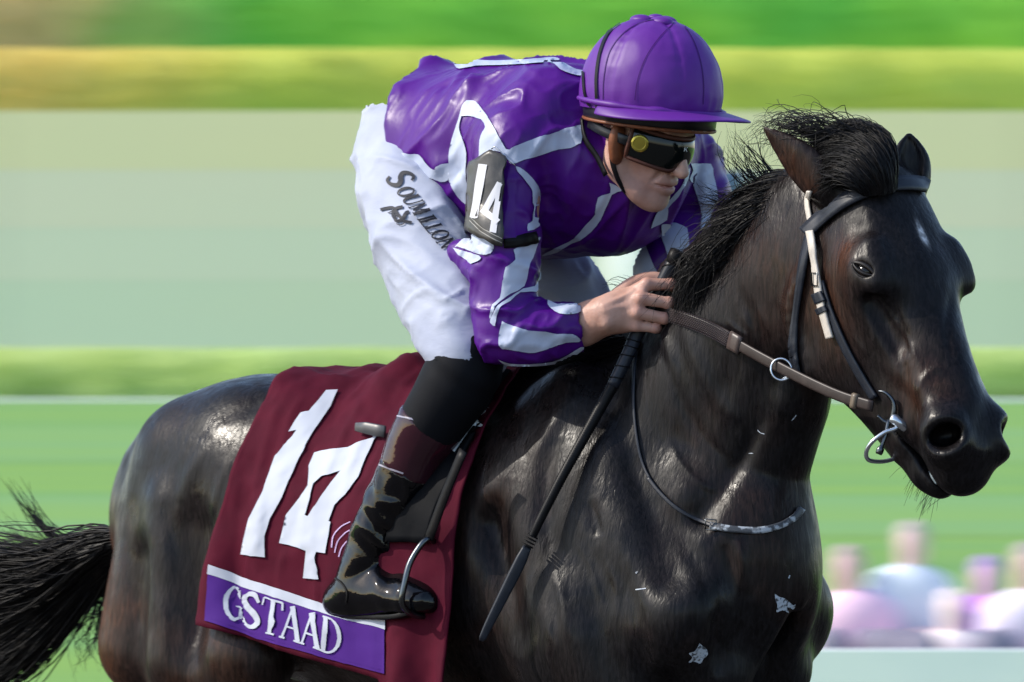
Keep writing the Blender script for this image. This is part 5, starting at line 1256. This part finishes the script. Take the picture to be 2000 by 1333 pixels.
laid_poly('digit_one', BV_K, [(510,212),(553,210),(530,270),(475,350),(440,410),(400,490),(370,560),(345,620),(300,700),(275,770),(278,850),(188,838),(200,780),(220,700),(245,650),(270,600),(290,540),(320,460),(350,420),(385,385),(400,362),(368,368),(395,325),(415,295),(445,290),(475,255)], M_wcloth, cloth, .0065, 6, zoom=Z6)
laid_poly('digit_four', BV_K, [(735,355),(700,400),(668,470),(640,545),(590,610),(550,650),(527,712),(535,715),(515,835),(478,830),(470,850),(487,935),(428,930),(435,870),(440,822),(335,795),(360,690),(400,640),(430,600),(447,575),(450,500),(470,450),(530,437),(600,430),(650,405),(690,395)], M_wcloth, cloth, .0065, 6, holes=[[(572,520),(500,540),(468,568),(452,630),(436,688),(447,692),(490,625),(530,570)]], zoom=Z6)
write('GSTAAD', BV_K, (437, 1206), (37.5, 12.2), (6, -64), 1.03, M_wcloth, band_, 'letter', .0085, k=.80, sub=7)
M_lav = mat('lavender_embroidery', (.50, .36, .62), .6)
for q, w_ in (([(650, 1070), (654, 1048), (668, 1030), (686, 1020)], [2, 4, 4, 2]), ([(656, 1080), (662, 1058), (676, 1042), (690, 1034)], [2, 4, 4, 2]), ([(664, 1088), (670, 1070), (682, 1056), (692, 1050)], [2, 4, 4, 2])): laid('emblem_stroke', BV_K, q, w_, M_lav, cloth, .004)

laid('hem_stitching', BV_K, [(412, 1209), (520, 1244), (640, 1279), (750, 1308)], 2.0, M_pband, band_, .006, across=1)
# ================================================================== saddle
saddle = empty('saddle', tuple(W(A3(-.22, 0, 1.58))), 'small black racing saddle with stirrups beneath the jockey', 'saddle')
V_, F_ = leg_part([A3(-.34, 0, 1.575), A3(-.30, 0, 1.57), A3(-.22, 0, 1.57), A3(-.14, 0, 1.60), A3(-.10, 0, 1.635)], [(.08, .018), (.10, .020), (.10, .024), (.07, .026), (.045, .020)], 0, 0, st=.0065); obj('seat', W(V_), F_, M_black, saddle)
flap = patch('flap', BV_K, ([(880, 752), (940, 742), (1018, 728)], [(1018, 728), (975, 800), (930, 862), (890, 930), (858, 1000), (838, 1062)], [(760, 1060), (838, 1062)], [(880, 752), (840, 850), (790, 960), (760, 1060)]), mat('matt_black_leather', (.004, .0045, .006), .6, .06, bump=(90, .2, .002)), saddle, .012, 14, 26, thick=.008)
BV_F = bvh_of(flap)
M_trim = mat('pale_trim', (.55, .62, .66), .35)
for q, w_ in (([(962, 790), (940, 818), (915, 850), (890, 886)], 5), ([(958, 792), (945, 806), (932, 828)], 5), ([(1018, 722), (1000, 738), (984, 756), (972, 770)], 7), ([(945, 786), (930, 792), (916, 800)], 7)): laid('edge_trim', BV_F, q, w_, M_trim, saddle, .008)
for q in ([(1000, 736), (990, 748)],): 
    v, f_ = sphere(cast(BV_F, 996, 738, .012), .009, 8); obj('stud', v, f_, mat('steel_stud', (.5, .5, .5), .3, metal=1.0), saddle)
M_steel = mat('steel_iron', (.10, .11, .12), .25, metal=1.0, wear=(30, .15, .4))
for s in (1, -1):
    m = A3(1, s, 1)
    top = Q(838, 1052, .335)*m; sole_ = Q(828, 1178, .32)*m
    P = spl([Q(905, 880, .335)*m, Q(872, 960, .34)*m, Q(846, 1030, .338)*m, top], 5); v, f_ = tube(W(P), 1, 8, side=W(A3(1, 0, 0))-W(A3(0, 0, 0)), flat=(.011, .003)); obj('stirrup_leather', v, f_, M_black, saddle)
    c = sole_
    arch = [c+A3(.0, -.058*s, .0), c+A3(.005, -.056*s, .04), c+A3(.01, -.040*s, .09), top, c+A3(.01, .046*s, .085), c+A3(.005, .060*s, .04), c+A3(0, .062*s, 0), c+A3(0, .03*s, -.022), c+A3(0, -.02*s, -.024), c+A3(0, -.058*s, 0)]
    v, f_ = tube(W(spl(arch, 6)), .0062, 10, caps=False); obj('stirrup_iron', v, f_, M_steel, saddle)
# girth strap end sticking out behind the boot
P = np.array([cast(BV_K, x, y, .02) for x, y in ((760, 855), (740, 852), (720, 848), (706, 845))]); v, f_ = tube(P, [1, 1, 1, .7], 8, side=A3(0, 0, 1.0), flat=(.012, .003)); obj('strap_end', v, f_, mat('grey_leather', (.07, .07, .075), .4), saddle)
P = spl([W(A3(-.16, .30, .98)), W(A3(-.16, .20, .86)), W(A3(-.16, 0, .80)), W(A3(-.16, -.20, .86)), W(A3(-.16, -.30, .98))], 5); v, f_ = tube(P, 1, 8, side=W(A3(1, 0, 0))-W(A3(0, 0, 0)), flat=(.045, .004)); obj('girth', v, f_, M_black, saddle)

# ================================================================== bridle, reins, breast strap, whip
M_strap = mat('dark_blue_black_leather', (.013, .016, .024), .42, .28, noise=(50, (.020, .024, .034), .4, .7), bump=(200, .12, .001))
M_cream = mat('cream_leather', (.55, .50, .44), .5, .35, noise=(60, (.44, .40, .35), .45, .7)); M_brownl = mat('brown_leather', (.026, .018, .017), .40, .28, noise=(50, (.040, .029, .027), .4, .7), bump=(200, .12, .001))
bridle = empty('bridle', tuple(W(POLL)), 'dark leather racing bridle with ring bit on the horse\'s head', 'bridle')
def strap(name, pts, w, m, par, off=.005, bvh=BV_H, th=.0045): return laid(name, bvh, pts, w, m, par, off, 8, 3, thick=th)
strap('browband', [(1577, 458), (1600, 436), (1630, 410), (1665, 388), (1715, 368), (1765, 362), (1795, 364), (1806, 367)], [27, 26, 24, 23, 22, 23, 24, 22], M_strap, bridle, .008)
strap('headpiece', [(1584, 372), (1580, 395), (1584, 425), (1592, 455)], [9, 14, 15, 14], M_cream, bridle)
strap('cheek_strap', [(1590, 455), (1597, 500), (1606, 550), (1612, 590), (1622, 630), (1630, 660)], [13, 14, 15, 15, 15, 9], M_cream, bridle, .012)
strap('cheekpiece', [(1606, 550), (1625, 610), (1655, 680), (1685, 735), (1712, 778)], [14, 15, 15, 16, 17], M_strap, bridle, .006)
strap('keeper', [(1606, 572), (1614, 590)], 20, M_strap, bridle, .014); strap('keeper', [(1613, 600), (1618, 610)], 20, M_strap, bridle, .014)
strap('throatlatch', [(1584, 462), (1572, 520), (1560, 590), (1553, 650), (1555, 700), (1562, 740)], [14, 14, 13, 12, 12, 12], M_strap, bridle, .006)
def onhead(px, py, off=.012, dflt=None):
    p = cast(BV_H, px, py, off); return p if p is not None else dflt
bc = onhead(1606, 546, .017); sx = A3(1, 0, 0); sz = A3(0, 0, 1.0); ex_ = nrm(onhead(1612, 546, .017)-onhead(1600, 546, .017)); ez_ = nrm(onhead(1606, 538, .017)-onhead(1606, 554, .017))
v, f_ = tube(np.array([bc+ex_*a*.0105+ez_*b*.012 for a, b in ((-1, -1), (1, -1), (1, 1), (-1, 1), (-1, -1))]), .0016, 6); obj('buckle', v, f_, M_steel, bridle)
YB = float(onhead(1745, 825, .012)[1])
def at(px, py, dy=0): return PY(px, py, YB+dy)
v, f_ = tube(spl([at(1716, 764, .004), at(1730, 768, -.004), at(1744, 784, -.008), at(1746, 806, -.008), at(1738, 824, -.006), at(1728, 824, -.004), at(1714, 812, .0)], 5), np.interp(np.linspace(0, 1, 31), [0, .5, 1], [.0022, .0058, .0028]), 10); obj('bit_cheek', v, f_, M_steel, bridle)
v, f_ = tube(spl([at(1736, 820, -.006), at(1730, 850, -.01), at(1722, 872, -.012), at(1716, 888, -.012)], 4), [.004]*9+[.0075]*3+[.006], 10); obj('bit_prong', v, f_, M_steel, bridle)
M_silver2 = mat('bright_bit', (.55, .60, .66), .25, metal=.9)
v, f_ = tube(spl([at(1764, 826, -.01), at(1748, 838, -.012), at(1728, 845, -.014), at(1703, 864, -.012), at(1692, 884, .0), at(1697, 899, .012), at(1722, 902, .03), at(1748, 896, .045), at(1772, 884, .055)], 6), .0042, 10); obj('ring_bit', v, f_, M_silver2, bridle)
v, f_ = tube(spl([at(1742, 816, -.006), at(1756, 826, -.012), at(1770, 838, -.006), at(1776, 856, .0)], 5), [.009, .011, .011, .011, .010, .010, .010, .010, .010, .010, .009, .008, .007, .006, .005, .004][:16], 10); obj('mouthpiece', v, f_, M_silver2, bridle)
M_teeth = mat('pale_teeth', (.20, .25, .28), .35)
v, f_ = tube(W(spl([H(.575, .026, -.1525), H(.59, .028, -.1500), H(.605, .024, -.1485)], 5)), .0045, 8); obj('teeth', v, f_, M_teeth, horse)
# rein
rein = empty('rein', tuple(at(1700, 793)), 'brown leather rein with rubber grip running from hand to bit', 'rein')
Yh0 = YH+.012
def rp(px, py, k=0): t = (px-1300)/(1705-1300); return PY(px, py, Yh0*(1-t)+(YB-.012)*t - .03*math.sin(math.pi*min(max(t, 0), 1)) + k)
path = [(1262, 600), (1300, 613), (1350, 628), (1390, 645), (1425, 664), (1470, 690), (1530, 722), (1590, 752), (1645, 776), (1704, 794)]
Pr = spl([rp(*q) for q in path], 6)
for i_ in range(len(Pr)):
    q_ = Pr[i_]; d_ = q_-CAMP; h_ = BV_H.ray_cast(Vector(CAMP), Vector(nrm(d_)))
    if h_[0] is not None and h_[3] < np.linalg.norm(d_)+.016: Pr[i_] = CAMP+nrm(d_)*(h_[3]-.016)
for _ in range(3): Pr[1:-1] = .5*Pr[1:-1]+.25*(Pr[2:]+Pr[:-2])
cut_ = 25
v, f_ = tube(Pr[:cut_], np.linspace(.75, 1.0, cut_), 10, side=A3(0, 0, 1.0), flat=(.0160, .004)); grip = obj('rubber_grip', v, f_, M_brownl, rein)
M_stud = mat('grip_pimple', (.055, .040, .040), .3)
pm = []
for i in range(6, cut_*4-4):                                    # rows of raised lozenges on the rubber
    t = i/4; k_ = int(t); p = Pr[k_]*(1-(t-k_))+Pr[min(k_+1, len(Pr)-1)]*(t-k_); tn = nrm(Pr[k_+1]-Pr[k_]); up = nrm(A3(0, 0, 1)-tn*tn[2]); nn = np.cross(tn, up); nn = nn if nn[1] < 0 else -nn
    for r_ in range(4):
        h = (r_-1.5)*.0075+(.0019 if i % 2 else -.0019); c = p+up*h+nn*.0042; a = .0021
        k2 = len(pm); pm.append((np.array([c-tn*a, c+up*a*.9, c+tn*a, c-up*a*.9, c+nn*.0016]), [(0, 1, 4), (1, 2, 4), (2, 3, 4), (3, 0, 4)]))
v, f_ = join(pm); o = obj('grip_texture', v, f_, M_stud, grip, smooth=False); tag(o, kind='stuff')
v, f_ = tube(Pr[cut_-1:cut_+3], 1, 10, side=A3(0, 0, 1.0), flat=(.0185, .0052)); obj('leather_keeper', v, f_, mat('tan_brown_leather', (.060, .042, .038), .4), rein)
v, f_ = tube(Pr[cut_+1:], 1, 10, side=A3(0, 0, 1.0), flat=(.0108, .0032)); obj('leather_strap', v, f_, M_brownl, rein)
v, f_ = tube(Pr[-5:-3], 1, 10, side=A3(0, 0, 1.0), flat=(.0150, .0058)); obj('end_keeper', v, f_, mat('pale_brown_leather', (.13, .10, .07), .4), rein)
mr_ = empty('martingale_ring', tuple(rp(1526, 722)), 'steel martingale ring hanging on the rein in front of the neck', 'ring')
c = rp(1526, 722); v, f_ = torus(c, .0205, .0022, nrm(A3(.95, -.25, -.2)), nrm(A3(.15, .1, 1))); obj('ring_hoop', v, f_, M_silver2, mr_)
v, f_ = tube(np.array([c+A3(.002, 0, -.019), c+A3(.012, -.004, -.012), c+A3(.017, -.004, -.006)]), .002, 6); obj('ring_stop', v, f_, M_silver2, mr_)
# breast strap
bs = empty('breast_strap', tuple(onhead(1400, 1030)), 'thin dark breast strap crossing the horse\'s chest below the neck', 'strap')
strap('neck_cord', [(1246, 668), (1241, 730), (1240, 800), (1247, 870), (1262, 920), (1284, 955)], 5, M_strap, bs, .004, th=.003)
strap('chest_strap', [(1268, 935), (1290, 962), (1320, 990), (1355, 1014), (1395, 1030)], [7, 12, 14, 14, 14], M_strap, bs, .006)
strap('pale_strap', [(1390, 1029), (1430, 1035), (1480, 1037), (1520, 1028), (1548, 1012), (1562, 994)], [13, 12, 12, 11, 11, 8], mat('worn_pale_strap', (.045, .05, .06), .5, noise=(60, (.36, .40, .45), .50, .60)), bs, .006)
bc = onhead(1394, 1029, .012); v, f_ = tube(np.array([bc+A3(a*.010, 0, b*.010) for a, b in ((-1, -1), (1, -1.2), (1, .8), (-1, 1), (-1, -1))]), .0017, 6); obj('buckle', v, f_, M_steel, bs)
# flecks of foam on chest and neck
M_foam = mat('foam', (.42, .47, .54), .6, noise=(150, (.06, .065, .075), .50, .62), bump=(120, .6, .004))
for q in ([(1513,1160),(1522,1166),(1534,1170),(1548,1182),(1553,1180),(1549,1190),(1536,1186),(1540,1197),(1528,1192),(1516,1196),(1518,1182),(1514,1172)],
          [(1366,1256),(1372,1262),(1378,1266),(1382,1278),(1374,1286),(1368,1296),(1356,1292),(1344,1294),(1352,1284),(1345,1276),(1356,1272),(1362,1264)]):
    laid_poly('foam_fleck', BV_H, q, M_foam, horse, .0012, 4, smooth_pts=3)
for q, w_ in (([(1242, 1152), (1252, 1151), (1262, 1150)], [2, 4, 2]), ([(1242, 1120), (1246, 1117)], 3), ([(1480, 840), (1486, 846), (1494, 848)], 1.6), ([(1462, 886), (1472, 886)], 1.6), ([(1546, 822), (1552, 815), (1555, 811)], 2), ([(1540, 1130), (1542, 1124)], 2.5)):
    if len(q) == 2: q = [q[0], ((q[0][0]+q[1][0])/2, (q[0][1]+q[1][1])/2), q[1]]
    laid('foam_fleck', BV_H, q, w_, M_foam, horse, .0012, 4, 3)
# whip
whip = empty('whip', tuple(PY(1040, 1040, YH)), 'black riding whip held in the jockey\'s right hand, pointing down', 'whip')
ys = float(cast(BV_H, 1080, 960)[1])-.05; ye = min(float((cast(BV_H, 960, 1200) if cast(BV_H, 960, 1200) is not None else cast(BV_H, 1000, 1200))[1])-.05, ys+.02)
def wp(px, py): t = (py-640)/(960-640); y = WHIP_AX[1][1]*(1-t)+ys*t if t < 1 else ys+(ye-ys)*(py-960)/(1250-960); return PY(px, py, y)
top = [WHIP_AX[0], WHIP_AX[0]*.5+WHIP_AX[1]*.5, WHIP_AX[1]]
v, f_ = tube(np.array([WHIP_AX[0]+(WHIP_AX[0]-WHIP_AX[1])*k_ for k_ in (.12, .1, 0, -.12)]), [.012, .0185, .0185, .014], 14); obj('knob', v, f_, M_black, whip)
Pw = spl([WHIP_AX[0], WHIP_AX[1], wp(1228, 690), wp(1196, 755)], 8); v, f_ = tube(Pw, np.linspace(.0155, .0120, len(Pw)), 14); hdl = obj('handle', v, f_, M_strap, whip)
tt = np.linspace(0, 1, 260); idx = tt*(len(Pw)-1); Ph = np.stack([np.interp(idx, np.arange(len(Pw)), Pw[:, k_]) for k_ in range(3)], -1); tn = nrm(Pw[-1]-Pw[0]); a1 = nrm(np.cross(tn, A3(0, 1, 0))); a2 = np.cross(tn, a1)
Rr = np.interp(tt, [0, 1], [.0162, .0126])[:, None]; v, f_ = tube(Ph+Rr*(np.cos(tt*6.28*9)[:, None]*a1+np.sin(tt*6.28*9)[:, None]*a2), .0013, 5); obj('handle_wrap', v, f_, M_black, hdl)
Ps = spl([wp(1196, 755), wp(1150, 838), wp(1100, 928), wp(1058, 1010), wp(1040, 1048)], 10); n_ = len(Ps)*4; Ps = np.stack([np.interp(np.linspace(0, len(Ps)-1, n_), np.arange(len(Ps)), Ps[:, k_]) for k_ in range(3)], -1)
v, f_ = tube(Ps, np.linspace(.0115, .0080, n_)*(1+.07*np.cos(np.arange(n_)*math.pi/1.0)), 12); obj('shaft', v, f_, M_black, whip)
for k_ in range(4):
    a, b = wp(1041-k_*3.2, 1047+k_*6), wp(1040-k_*3.2, 1049+k_*6); v, f_ = tube(np.array([a, (a+b)/2, b]), [.0105, .0125, .0105], 12); obj('collar', v, f_, M_black, whip)
Pf = spl([wp(1030, 1068), wp(1010, 1110), wp(980, 1170), wp(955, 1220), wp(940, 1252)], 5); v, f_ = tube(Pf, np.interp(np.linspace(0, 1, len(Pf)), [0, .15, .3, .8, .96, 1], [.0085, .0115, .0118, .0085, .0070, .004]), 10, side=A3(1, 0, .4), flat=(1.0, .7)); obj('flap_end', v, f_, M_strap, whip)
